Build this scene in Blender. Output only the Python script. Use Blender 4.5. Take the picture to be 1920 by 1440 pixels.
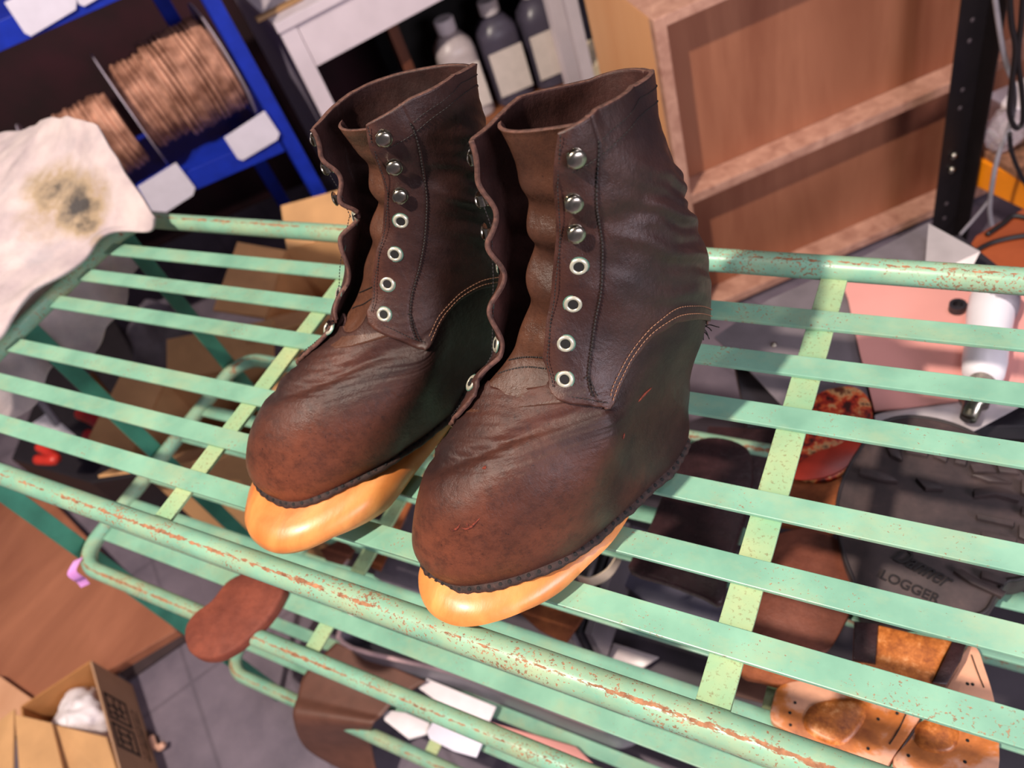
import bpy, bmesh, math, random
import numpy as np
from mathutils import Vector, Matrix
from math import sin, cos, pi, radians, sqrt

SC = bpy.context.scene
for _o in list(bpy.data.objects):
    bpy.data.objects.remove(_o)

# ------------------------------------------------------------------ camera
# world frame: x along the rack slats, y into the depth of the rack, z up; floor z=0
CAM_R = [[0.869151,0.407452,-0.280285],[0.144251,-0.750975,-0.644382],[-0.473042,0.519634,-0.711486]]
CAM_F = 1468.902

CZ = 1.4
cam_d = bpy.data.cameras.new('camera')
cam = bpy.data.objects.new('camera', cam_d)
SC.collection.objects.link(cam)
_R = np.array(CAM_R)
cam.matrix_world = Matrix(((_R[0][0], -_R[1][0], -_R[2][0], 0), (_R[0][1], -_R[1][1], -_R[2][1], 0), (_R[0][2], -_R[1][2], -_R[2][2], CZ), (0, 0, 0, 1)))
cam_d.sensor_fit = 'HORIZONTAL'
cam_d.sensor_width = 36
cam_d.lens = CAM_F * 36 / 1920
cam_d.clip_start = .02
cam_d.dof.use_dof = True
cam_d.dof.focus_distance = .50
cam_d.dof.aperture_fstop = 7.0
SC.camera = cam

# ------------------------------------------------------------------ light
world = bpy.data.worlds.new('world')
SC.world = world
world.use_nodes = True
_bg = world.node_tree.nodes['Background']
_bg.inputs[0].default_value = (.86, .80, .92, 1)
_bg.inputs[1].default_value = .12

def lamp(name, kind, loc, target, energy, color, size=.1, sizey=None, spot=None):
    d = bpy.data.lights.new(name, kind)
    d.energy = energy
    d.color = color
    if kind == 'AREA':
        d.size = size
        if sizey:
            d.shape = 'RECTANGLE'
            d.size_y = sizey
    else:
        d.shadow_soft_size = size
    o = bpy.data.objects.new(name, d)
    SC.collection.objects.link(o)
    o.location = loc
    o.rotation_euler = (Vector(target) - Vector(loc)).to_track_quat('-Z', 'Y').to_euler()
    return o

lamp('ceiling_lamp_key', 'POINT', (-.62, -.86, 3.25), (-.3, .3, .9), 470, (1.0, .87, .74), size=.045)
lamp('ceiling_lamp_second', 'POINT', (-1.15, -.50, 3.2), (-.3, .3, .9), 52, (1.0, .88, .78), size=.05)
lamp('ceiling_panel', 'AREA', (.6, 1.4, 3.3), (-.3, .8, .6), 12, (.95, .9, 1.0), size=1.2, sizey=.6)
lamp('side_fill_panel', 'AREA', (1.7, -.5, 1.55), (-.2, .3, 1.05), 46, (.92, .86, .98), size=.9, sizey=.6)  # added soft fill from the right for the boots' sides, not a window
SC.view_settings.view_transform = 'Standard'
SC.view_settings.look = 'None'
SC.view_settings.gamma = 1
SC.view_settings.exposure = -0.06
try:
    SC.view_settings.use_curve_mapping = False
except Exception:
    pass

# ------------------------------------------------------------------ helpers
def at(px, py, z):
    """the point of the horizontal plane z that the photograph shows at px, py"""
    d = _R.T @ np.array([(px - 960) / CAM_F, (py - 720) / CAM_F, 1])
    t = (z - CZ) / d[2]
    return (float(d[0] * t), float(d[1] * t), z)

UX, UY = .7395, .6732          # frame of the furniture behind: u to the right, d away
def ud(u, d, z):
    return (u * UX - d * UY, u * UY + d * UX, z)

def srgb(r, g, b):
    return tuple(((c / 255) / 12.92 if c / 255 <= .04045 else ((c / 255 + .055) / 1.055) ** 2.4) for c in (r, g, b)) + (1,)

def new_obj(name, verts, faces, mat, parent=None, smooth=False, mats=None, fmat=None):
    me = bpy.data.meshes.new(name)
    me.from_pydata([tuple(map(float, v)) for v in verts], [], faces)
    me.update()
    for m in ([mat] if mats is None else mats):
        me.materials.append(m)
    if fmat is not None:
        me.polygons.foreach_set('material_index', fmat)
    if smooth:
        me.polygons.foreach_set('use_smooth', [True] * len(me.polygons))
    o = bpy.data.objects.new(name, me)
    SC.collection.objects.link(o)
    if parent is not None:
        o.parent = parent
    return o

def tag(o, label=None, cat=None, group=None, kind=None):
    if label: o['label'] = label
    if cat: o['category'] = cat
    if group: o['group'] = group
    if kind: o['kind'] = kind
    return o

def empty(name, loc, label=None, cat=None, group=None):
    o = bpy.data.objects.new(name, None)
    SC.collection.objects.link(o)
    o.location = loc
    o.empty_display_size = .02
    # parts are made in world coordinates: cancel the offset on parenting
    tag(o, label, cat, group)
    return o

def adopt(child, root):
    """parent a world-space mesh under an empty that stands at its base"""
    child.parent = root
    M = Matrix.Translation(root.matrix_world.translation if False else Vector(root.location))
    child.matrix_parent_inverse = M.inverted()
    return child

class MB:
    def __init__(s): s.v = []; s.f = []; s.m = []
    def add(s, v, f, m=0):
        n = len(s.v)
        s.v += [tuple(map(float, x)) for x in v]
        s.f += [tuple(i + n for i in q) for q in f]
        s.m += [m] * len(f)
        return s
    def obox(s, c, ax, ay, az, m=0, r=0):
        """box with centre c and half-extent vectors"""
        c, ax, ay, az = map(lambda q: np.array(q, float), (c, ax, ay, az))
        vs = [c + i * ax + j * ay + k * az for i in (-1, 1) for j in (-1, 1) for k in (-1, 1)]
        s.add(vs, [(0, 1, 3, 2), (4, 6, 7, 5), (0, 4, 5, 1), (2, 3, 7, 6), (0, 2, 6, 4), (1, 5, 7, 3)], m)
        return s
    def box(s, x0, x1, y0, y1, z0, z1, m=0):
        return s.obox(((x0 + x1) / 2, (y0 + y1) / 2, (z0 + z1) / 2), ((x1 - x0) / 2, 0, 0), (0, (y1 - y0) / 2, 0), (0, 0, (z1 - z0) / 2), m)
    def ubox(s, u0, u1, d0, d1, z0, z1, m=0):
        c = ud((u0 + u1) / 2, (d0 + d1) / 2, (z0 + z1) / 2)
        a, b = (u1 - u0) / 2, (d1 - d0) / 2
        return s.obox(c, (UX * a, UY * a, 0), (-UY * b, UX * b, 0), (0, 0, (z1 - z0) / 2), m)
    def tube(s, pts, r, n=16, closed=False, m=0, caps=True):
        P = [np.array(p, float) for p in pts]
        N = len(P); rings = []
        up = None
        for i in range(N):
            a = P[(i - 1) % N] if (closed or i > 0) else P[i]
            b = P[(i + 1) % N] if (closed or i < N - 1) else P[i]
            t = b - a; t /= (np.linalg.norm(t) + 1e-12)
            if up is None:
                up = np.array([0, 0, 1.]) if abs(t[2]) < .9 else np.array([1., 0, 0])
            up = up - t * (up @ t); up /= (np.linalg.norm(up) + 1e-12)
            sd = np.cross(t, up)
            rr = r[i] if hasattr(r, '__len__') else r
            rings.append([P[i] + rr * (cos(2 * pi * k / n) * up + sin(2 * pi * k / n) * sd) for k in range(n)])
        v = [q for R_ in rings for q in R_]; f = []
        for i in range(N if closed else N - 1):
            j = (i + 1) % N
            for k in range(n):
                l = (k + 1) % n
                f.append((i * n + k, i * n + l, j * n + l, j * n + k))
        if caps and not closed:
            f.append(tuple(range(n - 1, -1, -1))); f.append(tuple((N - 1) * n + k for k in range(n)))
        return s.add(v, f, m)
    def prism(s, outline, z0, z1, m=0, mtop=None, bev=0):
        """outline = list of (x, y); z0, z1 scalars or callables"""
        n = len(outline)
        z0f = z0 if callable(z0) else (lambda x, y: z0)
        z1f = z1 if callable(z1) else (lambda x, y: z1)
        area = sum(outline[i][0] * outline[(i + 1) % n][1] - outline[(i + 1) % n][0] * outline[i][1] for i in range(n))
        if area < 0: outline = outline[::-1]
        cx = sum(p[0] for p in outline) / n; cy = sum(p[1] for p in outline) / n
        lo = [(x, y, z0f(x, y)) for x, y in outline]
        if bev:
            def ins(x, y):
                L = sqrt((x - cx) ** 2 + (y - cy) ** 2) + 1e-9
                return x - (x - cx) / L * bev, y - (y - cy) / L * bev
            mid = [(x, y, z1f(x, y) - bev) for x, y in outline]
            mi2 = [(*(((x + ins(x, y)[0]) * .5 + (x - ins(x, y)[0]) * .2), ((y + ins(x, y)[1]) * .5 + (y - ins(x, y)[1]) * .2)), z1f(x, y) - bev * .3) for x, y in outline]
            hi = [(*ins(x, y), z1f(x, y)) for x, y in outline]
            v = lo + mid + mi2 + hi; f = []
            for L in range(3):
                f += [(L * n + i, L * n + (i + 1) % n, (L + 1) * n + (i + 1) % n, (L + 1) * n + i) for i in range(n)]
            s.add(v, f + [tuple(range(n - 1, -1, -1))], m)
            b = len(s.v) - n
            s.f.append(tuple(range(b, b + n))); s.m.append(m if mtop is None else mtop)
            return s
        hi = [(x, y, z1f(x, y)) for x, y in outline]
        s.add(lo + hi, [(i, (i + 1) % n, n + (i + 1) % n, n + i) for i in range(n)] + [tuple(range(n - 1, -1, -1))], m)
        b = len(s.v) - n
        s.f.append(tuple(range(b, b + n))); s.m.append(m if mtop is None else mtop)
        return s
    def lathe(s, c, prof, axis=(0, 0, 1), n=24, m=0):
        """prof = list of (radius, height) about axis from centre c"""
        ax = np.array(axis, float); ax /= np.linalg.norm(ax)
        q = np.array([0, 0, 1.]) if abs(ax[2]) < .9 else np.array([1., 0, 0])
        a = np.cross(ax, q); a /= np.linalg.norm(a); b = np.cross(ax, a)
        c = np.array(c, float); v = []; f = []
        for r, h in prof:
            v += [c + ax * h + r * (cos(2 * pi * k / n) * a + sin(2 * pi * k / n) * b) for k in range(n)]
        for i in range(len(prof) - 1):
            f += [(i * n + k, i * n + (k + 1) % n, (i + 1) * n + (k + 1) % n, (i + 1) * n + k) for k in range(n)]
        f.append(tuple(range(n - 1, -1, -1))); f.append(tuple((len(prof) - 1) * n + k for k in range(n)))
        return s.add(v, f, m)
    def build(s, name, mat, root=None, smooth=False, bevel=0, subsurf=0, auto=None):
        mats = mat if isinstance(mat, (list, tuple)) else [mat]
        o = new_obj(name, s.v, s.f, None, None, smooth, mats, s.m)
        bm = bmesh.new(); bm.from_mesh(o.data)
        bmesh.ops.recalc_face_normals(bm, faces=bm.faces); bm.to_mesh(o.data); bm.free()
        if root is not None: adopt(o, root)
        if bevel:
            md = o.modifiers.new('bevel', 'BEVEL'); md.width = bevel; md.segments = 2; md.limit_method = 'ANGLE'; md.angle_limit = radians(35)
            try: md.harden_normals = False
            except Exception: pass
        if subsurf:
            md = o.modifiers.new('sub', 'SUBSURF'); md.levels = subsurf; md.render_levels = subsurf
        if auto:
            o.data.polygons.foreach_set('use_smooth', [True] * len(o.data.polygons))
            try: o.data.set_sharp_from_angle(angle=radians(auto))
            except Exception: pass
        return o

def smooth_line(pts, n=8, closed=False):
    P = [np.array(p, float) for p in pts]; N = len(P); out = []
    for i in range(N if closed else N - 1):
        g = lambda j: P[j % N] if closed else P[min(max(j, 0), N - 1)]
        a, b, c, d = g(i - 1), g(i), g(i + 1), g(i + 2)
        for k in range(n):
            t = k / n
            out.append(.5 * ((2 * b) + (-a + c) * t + (2 * a - 5 * b + 4 * c - d) * t * t + (-a + 3 * b - 3 * c + d) * t ** 3))
    if not closed: out.append(P[-1])
    return out

# ------------------------------------------------------------------ materials
class Mat:
    def __init__(s, name, rough=.5, metal=0, spec=.5):
        s.m = bpy.data.materials.new(name); s.m.use_nodes = True
        s.nt = s.m.node_tree; s.b = s.nt.nodes['Principled BSDF']
        s.b.inputs['Roughness'].default_value = rough
        s.b.inputs['Metallic'].default_value = metal
        s.b.inputs['Specular IOR Level'].default_value = spec
        s.co = s.nt.nodes.new('ShaderNodeTexCoord').outputs['Object']
    def n(s, t): return s.nt.nodes.new(t)
    def l(s, a, b): s.nt.links.new(a, b)
    def mapping(s, scale=(1, 1, 1), rot=(0, 0, 0), src=None):
        m = s.n('ShaderNodeMapping'); m.inputs['Scale'].default_value = scale; m.inputs['Rotation'].default_value = rot
        s.l(src or s.co, m.inputs['Vector']); return m.outputs[0]
    def noise(s, scale, detail=4, rough=.55, vec=None, dist=0):
        n = s.n('ShaderNodeTexNoise'); n.inputs['Scale'].default_value = scale; n.inputs['Detail'].default_value = detail
        n.inputs['Roughness'].default_value = rough; n.inputs['Distortion'].default_value = dist
        s.l(vec or s.co, n.inputs['Vector']); return n.outputs['Fac']
    def ramp(s, fac, stops):
        r = s.n('ShaderNodeValToRGB'); e = r.color_ramp.elements
        while len(e) < len(stops): e.new(.5)
        for i, (p, c) in enumerate(stops):
            e[i].position = p; e[i].color = c if hasattr(c, '__len__') else (c, c, c, 1)
        s.l(fac, r.inputs[0]); return r.outputs[0]
    def mix(s, fac, a, b, mode='MIX'):
        m = s.n('ShaderNodeMix'); m.data_type = 'RGBA'; m.blend_type = mode
        for sock, v in ((m.inputs[0], fac), (m.inputs[6], a), (m.inputs[7], b)):
            if hasattr(v, 'is_output') or hasattr(v, 'links'): s.l(v, sock)
            else: sock.default_value = v
        return m.outputs[2]
    def math(s, op, a, b=0, clamp=False):
        m = s.n('ShaderNodeMath'); m.operation = op; m.use_clamp = clamp
        for sock, v in ((m.inputs[0], a), (m.inputs[1], b)):
            if hasattr(v, 'links'): s.l(v, sock)
            else: sock.default_value = v
        return m.outputs[0]
    def attr(s, name):
        a = s.n('ShaderNodeAttribute'); a.attribute_name = name; return a
    def color(s, c):
        if hasattr(c, 'links'): s.l(c, s.b.inputs['Base Color'])
        else: s.b.inputs['Base Color'].default_value = c
        return s
    def rough(s, c): s.l(c, s.b.inputs['Roughness']); return s
    def bump(s, h, strength=.3, dist=.001, prev=None):
        b = s.n('ShaderNodeBump'); b.inputs['Strength'].default_value = strength; b.inputs['Distance'].default_value = dist
        s.l(h, b.inputs['Height'])
        if prev: s.l(prev, b.inputs['Normal'])
        s.l(b.outputs[0], s.b.inputs['Normal']); return b.outputs[0]

def plain(name, c, rough=.5, metal=0, var=.12, scale=30, spec=.5, bump=0):
    m = Mat(name, rough, metal, spec)
    nz = m.noise(scale, 5)
    c2 = tuple(x * (1 - 2 * var) for x in c[:3]) + (1,)
    c3 = tuple(min(1, x * (1 + var)) for x in c[:3]) + (1,)
    m.color(m.ramp(nz, [(.3, c2), (.7, c3)]))
    if bump: m.bump(nz, bump, .001)
    return m.m

def paint_mat(name, tube=False):
    """old mint green enamel, flaking to rust"""
    m = Mat(name, .36)
    base = m.ramp(m.noise(22, 4), [(.3, srgb(112, 160, 138)), (.7, srgb(136, 184, 158))])
    # yellowed grime
    g = m.ramp(m.noise(14, 6, .7, m.mapping((1, 1.6, 1))), [(.42, 0.), (.74, .8)] if tube else [(.48, 0.), (.78, .6)])
    base = m.mix(g, base, srgb(174, 178, 136))
    # fine speckles
    sp = m.noise(420, 3, .6)
    spm = m.noise(26, 4, .6)
    k = m.math('ADD', sp, m.math('MULTIPLY', spm, .55))
    k = m.ramp(k, [(.885, 0.), (.94, .9)] if tube else [(.93, 0.), (.99, .8)])
    rust = m.ramp(m.noise(160, 4), [(.3, srgb(112, 70, 46)), (.7, srgb(176, 124, 88))])
    if tube:
        geo = m.n('ShaderNodeNewGeometry')
        sx = m.n('ShaderNodeSeparateXYZ'); m.l(geo.outputs['Normal'], sx.inputs[0])
        # worn along the crest of the bar: distance of the surface normal from the handled direction
        d1 = m.math('ABSOLUTE', m.math('SUBTRACT', sx.outputs[1], -.30))
        cr = m.math('SUBTRACT', .34, d1)
        cr = m.math('MULTIPLY', cr, m.math('GREATER_THAN', sx.outputs[2], 0))
        w = m.noise(9, 3, .6, m.mapping((1, .4, .4)))
        fine = m.noise(330, 4, .7, m.mapping((.35, 1, 1)))
        v = m.math('ADD', m.math('ADD', m.math('MULTIPLY', cr, .75), m.math('MULTIPLY', w, .45)), m.math('MULTIPLY', fine, .75))
        crm = m.ramp(v, [(.785, 0.), (.825, 1.)])
        k = m.math('MAXIMUM', k, crm)
    m.color(m.mix(k, base, rust))
    m.rough(m.ramp(k, [(0, .34), (1, .8)]))
    inv = m.math('SUBTRACT', 1., k)
    m.bump(inv, .35, .0004)
    return m.m

def leather_mat(name, dark, mid, red, rough=.42, attr=True, grain=1.0, spec=.34):
    m = Mat(name, rough, 0, spec)
    big = m.noise(18, 5, .6)
    c = m.ramp(big, [(.32, dark), (.68, mid)])
    if attr:
        a = m.attr('wear').outputs['Fac']
        a2 = m.math('ADD', a, m.math('MULTIPLY', m.math('SUBTRACT', m.noise(45, 6, .7), .5), m.math('MULTIPLY', a, 1.5)), clamp=True)
        c = m.mix(a2, c, red)
    # mottling and small pits
    c = m.mix(m.ramp(m.noise(95, 7, .8), [(.47, 0.), (.68, .6)]), c, dark)
    c = m.mix(m.ramp(m.noise(420, 3, .6), [(.66, 0.), (.72, .8)]), c, dark)
    # scratches
    sc = m.noise(60, 6, .8, m.mapping((1, 1, .18), (.4, .9, .3)), .6)
    c = m.mix(m.ramp(sc, [(.66, 0.), (.76, .35)]), c, red)
    c = m.mix(m.ramp(m.noise(130, 5, .7), [(.58, 0.), (.75, .35)]), c, dark)
    m.color(c)
    m.rough(m.ramp(m.noise(35, 5, .6), [(.3, rough - .07), (.7, rough + .17)]))
    v = m.n('ShaderNodeTexVoronoi'); v.inputs['Scale'].default_value = 850; v.feature = 'DISTANCE_TO_EDGE'
    m.l(m.co, v.inputs['Vector'])
    b1 = m.bump(v.outputs['Distance'], .10 * grain, .0004)
    b2 = m.bump(m.noise(260, 6, .75), .5 * grain, .0008, b1)
    m.bump(m.noise(55, 6, .7, m.mapping((1, 1, .5))), .45 * grain, .0026, b2)
    return m.m

M = {}
M['paint'] = paint_mat('mint_enamel')
M['paint_tube'] = paint_mat('mint_enamel_tube', True)
_d, _m, _r = srgb(36, 24, 24), srgb(60, 39, 35), srgb(118, 65, 46)
M['leather'] = leather_mat('boot_leather', _d, _m, _r, .37, spec=.25)
M['leather_q'] = leather_mat('boot_quarter_leather', srgb(34, 23, 25), srgb(52, 34, 33), srgb(96, 58, 44), .34)
M['tongue'] = leather_mat('boot_tongue_leather', srgb(50, 31, 25), srgb(80, 50, 38), srgb(98, 62, 45), .30)
M['edge'] = plain('raw_leather_edge', srgb(92, 60, 50), .8, var=.3, scale=300, bump=.4)
M['lining'] = leather_mat('boot_lining', srgb(40, 23, 22), srgb(70, 41, 37), srgb(90, 54, 46), .5, False)
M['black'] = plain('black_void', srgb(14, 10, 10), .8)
M['thread_dark'] = plain('dark_thread', srgb(24, 15, 14), .7)
M['thread_tan'] = plain('tan_thread', srgb(140, 98, 74), .7)
M['nickel'] = plain('nickel', srgb(178, 170, 156), .24, 1.0, .15, 200)
M['verdigris'] = plain('verdigris', srgb(70, 110, 96), .7, 0, .2, 200)
M['brass'] = plain('eyelet_rim', srgb(214, 210, 190), .28, .55, .08)

def wood_mat(name, c1, c2, rough=.42, scale=9, stretch=(1, 1, .12), rot=(0, 0, 0), coat=0, bump=.1):
    m = Mat(name, rough)
    nz = m.noise(scale, 6, .6, m.mapping(stretch, rot), .6)
    fine = m.noise(scale * 9, 4, .6, m.mapping(stretch, rot))
    c = m.ramp(nz, [(.3, c1), (.7, c2)])
    c = m.mix(m.ramp(fine, [(.5, 0.), (.8, .25)]), c, c1)
    m.color(c); m.bump(fine, bump, .0005)
    if coat: m.b.inputs['Coat Weight'].default_value = coat; m.b.inputs['Coat Roughness'].default_value = .25
    return m.m
M['last'] = wood_mat('shoe_last_wood', srgb(190, 104, 48), srgb(232, 156, 86), .42, 26, (1, .35, .6), (0, 0, .5), coat=.25, bump=.5)

# ------------------------------------------------------------------ the boots
KT=np.array([0,.06,.15,.22,.29,.36,.43,.50,.57,.64,.72,.80,.90,1.0])
XB=np.array([.004,-.003,-.007,-.008,-.006,-.003,.000,.003,.005,.007,.008,.006,.000,-.004])
ZB=np.array([0,.014,.034,.050,.064,.077,.090,.104,.122,.142,.167,.194,.228,.262])
XF=np.array([.255,.262,.262,.255,.241,.220,.196,.172,.153,.142,.135,.130,.127,.125])
ZF=np.array([0,.014,.036,.054,.068,.080,.092,.105,.120,.138,.160,.183,.210,.238])
WW=np.array([.047,.051,.0515,.050,.047,.044,.042,.041,.041,.042,.043,.045,.047,.048])
def sp(x,xs,ys):
    # monotone-ish cubic (catmull) interpolation
    x=np.asarray(x,float); i=np.clip(np.searchsorted(xs,x,side='right')-1,0,len(xs)-2)
    m=np.gradient(ys,xs); h=xs[i+1]-xs[i]; t=(x-xs[i])/h
    return (2*t**3-3*t**2+1)*ys[i]+(t**3-2*t**2+t)*h*m[i]+(-2*t**3+3*t**2)*ys[i+1]+(t**3-t**2)*h*m[i+1]
ES=np.array([0,.12,.3,.45,.6,.72,.85,1.]);EV=np.array([.80,.72,.64,.70,.88,1.0,1.02,.98])
def S(k,a,off=0):
    k,a=np.broadcast_arrays(np.asarray(k,float),np.asarray(a,float))
    th=np.pi*np.abs(a); s=(1+np.cos(th))/2; sg=np.sign(a)
    b=np.clip((k-.12)/.4,0,1); b=b*b*(3-2*b)
    e=sp(s,ES,EV)*(1-b)+b
    q=.78+.14*b
    W=sp(k,KT,WW)
    y=sg*W*e*np.abs(np.sin(th))**q
    xb,xf,zb,zf=(sp(k,KT,v) for v in (XB,XF,ZB,ZF))
    x=xb+(xf-xb)*s; z=zb+(zf-zb)*s
    return np.stack([x,y,z],-1)

WARP = {
 'R': ([[-0.004,0,0.262],[0.02259,0.0395,0.25705],[0.07059,0.04746,0.24812],[0.11496,0.02704,0.23987],[0.02259,-0.0395,0.25705],[0.07059,-0.04746,0.24812],[0.11268,-0.02944,0.24029],[0.11816,0.02525,0.21125],[0.12279,0.02238,0.18364],[0.12852,0.0202,0.16036],[0.13645,0.01796,0.13816],[0.1478,0.01635,0.12007],[0.167,0.01516,0.10497],[0.11816,-0.02525,0.21125],[0.12279,-0.02238,0.18364],[0.12852,-0.0202,0.16036],[0.13645,-0.01796,0.13816],[0.1478,-0.01635,0.12007],[0.167,-0.01516,0.10497],[0.00078,0.00853,0.22789],[0.00676,0.00817,0.19393],[0.00878,0.0078,0.16696],[0.00783,0.00762,0.14198],[0.00591,0.00744,0.12199],[0.00404,0.00744,0.10401],[0.00121,0.00767,0.09001],[0.00267,0.01762,0.06414],[0.0058,0.02036,0.0341],[0.01952,0.02014,0],[0.05573,0.02664,0],[0.10987,0.03163,0],[0.16828,0.04255,0],[0.21824,0.03658,0],[0.24886,0.01857,0],[0.255,0,0],[0.24886,-0.01857,0],[0.23103,-0.03138,0],[0.23631,-0.03433,0.03581],[0.22482,-0.03529,0.05354],[0.20753,-0.03465,0.06746],[0.18734,-0.03277,0.07956],[0.1673,-0.0308,0.09171],[0.15261,-0.02711,0.10489],[0.17018,0.03103,0.08992],[0.172,0,0.105]],
  [[0.03108,-0.05129,0.08654],[-0.29465,0.13151,0.04702],[-0.24298,0.08553,-0.01482],[0.20597,-0.196,0.00244],[0.17988,-0.11545,0.06615],[0.15215,0.00264,-0.13237],[-0.12977,-0.01107,0.1248],[-0.02408,0.0463,-0.06754],[0.01863,-0.0248,0.0186],[-0.03047,0.03607,-0.03002],[-0.08184,0.07849,-0.03592],[-0.28424,0.13906,0.0264],[-0.22536,0.03984,0.14068],[-0.03169,0.09488,-0.1242],[0.03784,-0.01991,0.03914],[0.05999,-0.00882,-0.00441],[0.03724,0.02747,-0.03449],[0.19826,-0.02864,-0.033],[0.06604,0.19118,-0.14354],[-0.09705,0.07874,0.00622],[0.0336,0.00705,-0.02708],[0.05822,-0.03759,0.0013],[0.12531,0.04358,-0.15431],[0.07464,-0.06993,0.03124],[0.16532,-0.04969,-0.062],[0.01512,-0.10685,0.11255],[-0.17406,0.12423,0.02739],[-0.1608,0.02319,0.07336],[0.10674,0.04132,-0.11538],[0.03626,-0.06029,0.00569],[0.01449,-0.04835,0.01369],[-0.10263,0.02708,0.02613],[-0.03462,0.03049,0.02361],[-0.03027,0.0805,0.00574],[0.09251,-0.13025,0.10671],[0.05606,-0.05313,0.03117],[-0.16255,0.22269,-0.24523],[0.01037,-0.10173,0.09043],[0.0615,0.01067,-0.00126],[-0.02843,-0.00089,0.01864],[-0.22579,0.05184,0.01269],[-0.28411,-0.01341,0.08656],[-0.42735,-0.10392,0.26758],[0.66291,-0.37081,-0.05209],[0.57264,-0.0115,-0.21483],[0.04191,-0.00353,-0.0269],[-0.16692,0.03226,0.10443],[-0.31426,-0.07714,0.21564],[-0.04718,-0.0795,0.13103]],
  [[-0.495897,0.866025,0.063924],[-0.858919,-0.5,0.11072],[0.127848,0,0.991794]], [-0.15705,0.37788,0.90527]),
 'L': ([[-0.004,0,0.262],[0.02259,0.0395,0.25705],[0.07059,0.04746,0.24812],[0.11496,0.02704,0.23987],[0.02259,-0.0395,0.25705],[0.07059,-0.04746,0.24812],[0.11268,-0.02944,0.24029],[0.11816,0.02525,0.21125],[0.12279,0.02238,0.18364],[0.12852,0.0202,0.16036],[0.13645,0.01796,0.13816],[0.1478,0.01635,0.12007],[0.167,0.01516,0.10497],[0.11816,-0.02525,0.21125],[0.12279,-0.02238,0.18364],[0.12852,-0.0202,0.16036],[0.13645,-0.01796,0.13816],[0.1478,-0.01635,0.12007],[0.167,-0.01516,0.10497],[0.00078,0.00853,0.22789],[0.00676,0.00817,0.19393],[0.00878,0.0078,0.16696],[0.00783,0.00762,0.14198],[0.00591,0.00744,0.12199],[0.00404,0.00744,0.10401],[0.00121,0.00767,0.09001],[0.00267,0.01762,0.06414],[0.0058,0.02036,0.0341],[0.05573,0.02664,0],[0.10987,0.03163,0],[0.16828,0.04255,0],[0.21824,0.03658,0],[0.24886,0.01857,0],[0.255,0,0],[0.24886,-0.01857,0],[0.23103,-0.03138,0],[0.23631,-0.03433,0.03581],[0.22482,-0.03529,0.05354],[0.20753,-0.03465,0.06746],[0.18734,-0.03277,0.07956],[0.1673,-0.0308,0.09171],[0.15261,-0.02711,0.10489],[0.17018,0.03103,0.08992],[0.172,0,0.105]],
  [[0.12613,-0.09828,0.16907],[-0.28715,0.0576,-0.00122],[-0.23651,0.01988,-0.00912],[0.04361,-0.04987,0.04533],[0.05996,0.02099,-0.0096],[0.11778,0.01611,-0.07319],[-0.05675,-0.03139,0.13938],[-0.00051,0.01721,-0.06949],[0.08102,-0.03628,-0.00943],[-0.10073,0.00047,0.02221],[-0.12119,0.04352,-0.04802],[-0.22965,0.13529,-0.13673],[-0.34089,0.4058,-0.39018],[-0.0755,0.07067,-0.10602],[0.00207,-0.01701,0.06327],[0.3136,-0.04471,-0.04219],[0.05189,0.09996,-0.16119],[0.25478,0.12315,-0.2054],[0.71558,0.09946,-0.20983],[-0.02956,0.00812,-0.00069],[0.03571,0.05035,-0.14328],[0.08928,-0.04285,0.01649],[0.05977,0.04585,-0.10527],[0.06113,0.03328,-0.05636],[0.07644,-0.0681,0.08038],[0.02495,-0.0911,0.13128],[-0.15682,-0.01439,0.08064],[-0.19599,0.01027,0.05112],[0.17107,0.17226,-0.26565],[0.04287,-0.13469,0.12677],[-0.03107,0.04988,-0.02676],[-0.01862,0.06033,-0.0005],[-0.09563,-0.02046,0.08526],[0.07543,-0.07007,0.10567],[0.10641,-0.03489,0.0393],[-0.2296,0.12442,-0.26899],[0.01232,-0.03331,0.03637],[0.04593,0.01225,0.00093],[-0.03047,0.02277,-0.02098],[-0.23348,0.02724,-0.02673],[-0.4928,-0.01803,0.06089],[-0.42264,-0.34356,0.58657],[0.74493,-0.43754,0.29253],[0.07291,-0.14056,0.25338],[0.06223,-0.01403,-0.01074],[-0.19609,0.08648,0.01067],[-0.48472,-0.05939,0.20962],[-0.10339,0.01851,0.01493]],
  [[-0.55181,0.829038,0.090564],[-0.818093,-0.559193,0.134267],[0.161955,0,0.986798]], [-0.31443,0.40234,0.91257]),
}

for _k in WARP: WARP[_k] = tuple(np.array(q) for q in WARP[_k])

def vnoise(P, seed=0):
    """smooth pseudo-random field from summed sines, about -1..1"""
    rs = np.random.RandomState(seed); o = np.zeros(P.shape[:-1])
    for i in range(9):
        d = rs.normal(size=3); d /= np.linalg.norm(d)
        o += np.sin(P @ d * rs.uniform(.7, 2.2) + rs.uniform(0, 6.28) + 1.3 * np.sin(P @ np.roll(d, 1) * 1.7 + rs.uniform(0, 6.28)))
    return o / 4.0

def wrp(side, P):
    P0, w, Mx, H = WARP[side]
    flat = P.reshape(-1, 3); out = np.empty_like(flat)
    for i in range(0, len(flat), 4000):
        q = flat[i:i + 4000]
        d = np.linalg.norm(q[:, None, :] - P0[None], axis=-1) @ w[:-4] + w[-4] + q @ w[-3:]
        out[i:i + 4000] = (q + d) @ Mx.T + H
    z = out[:, 2]
    lo = .9022
    out[:, 2] = np.where(z < lo + .006, lo + .006 * np.exp(np.clip((z - lo - .006) / .006, -20, 0)), z)
    return out.reshape(P.shape)

def surf(side, k, a):
    return wrp(side, S(k, a))

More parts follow.
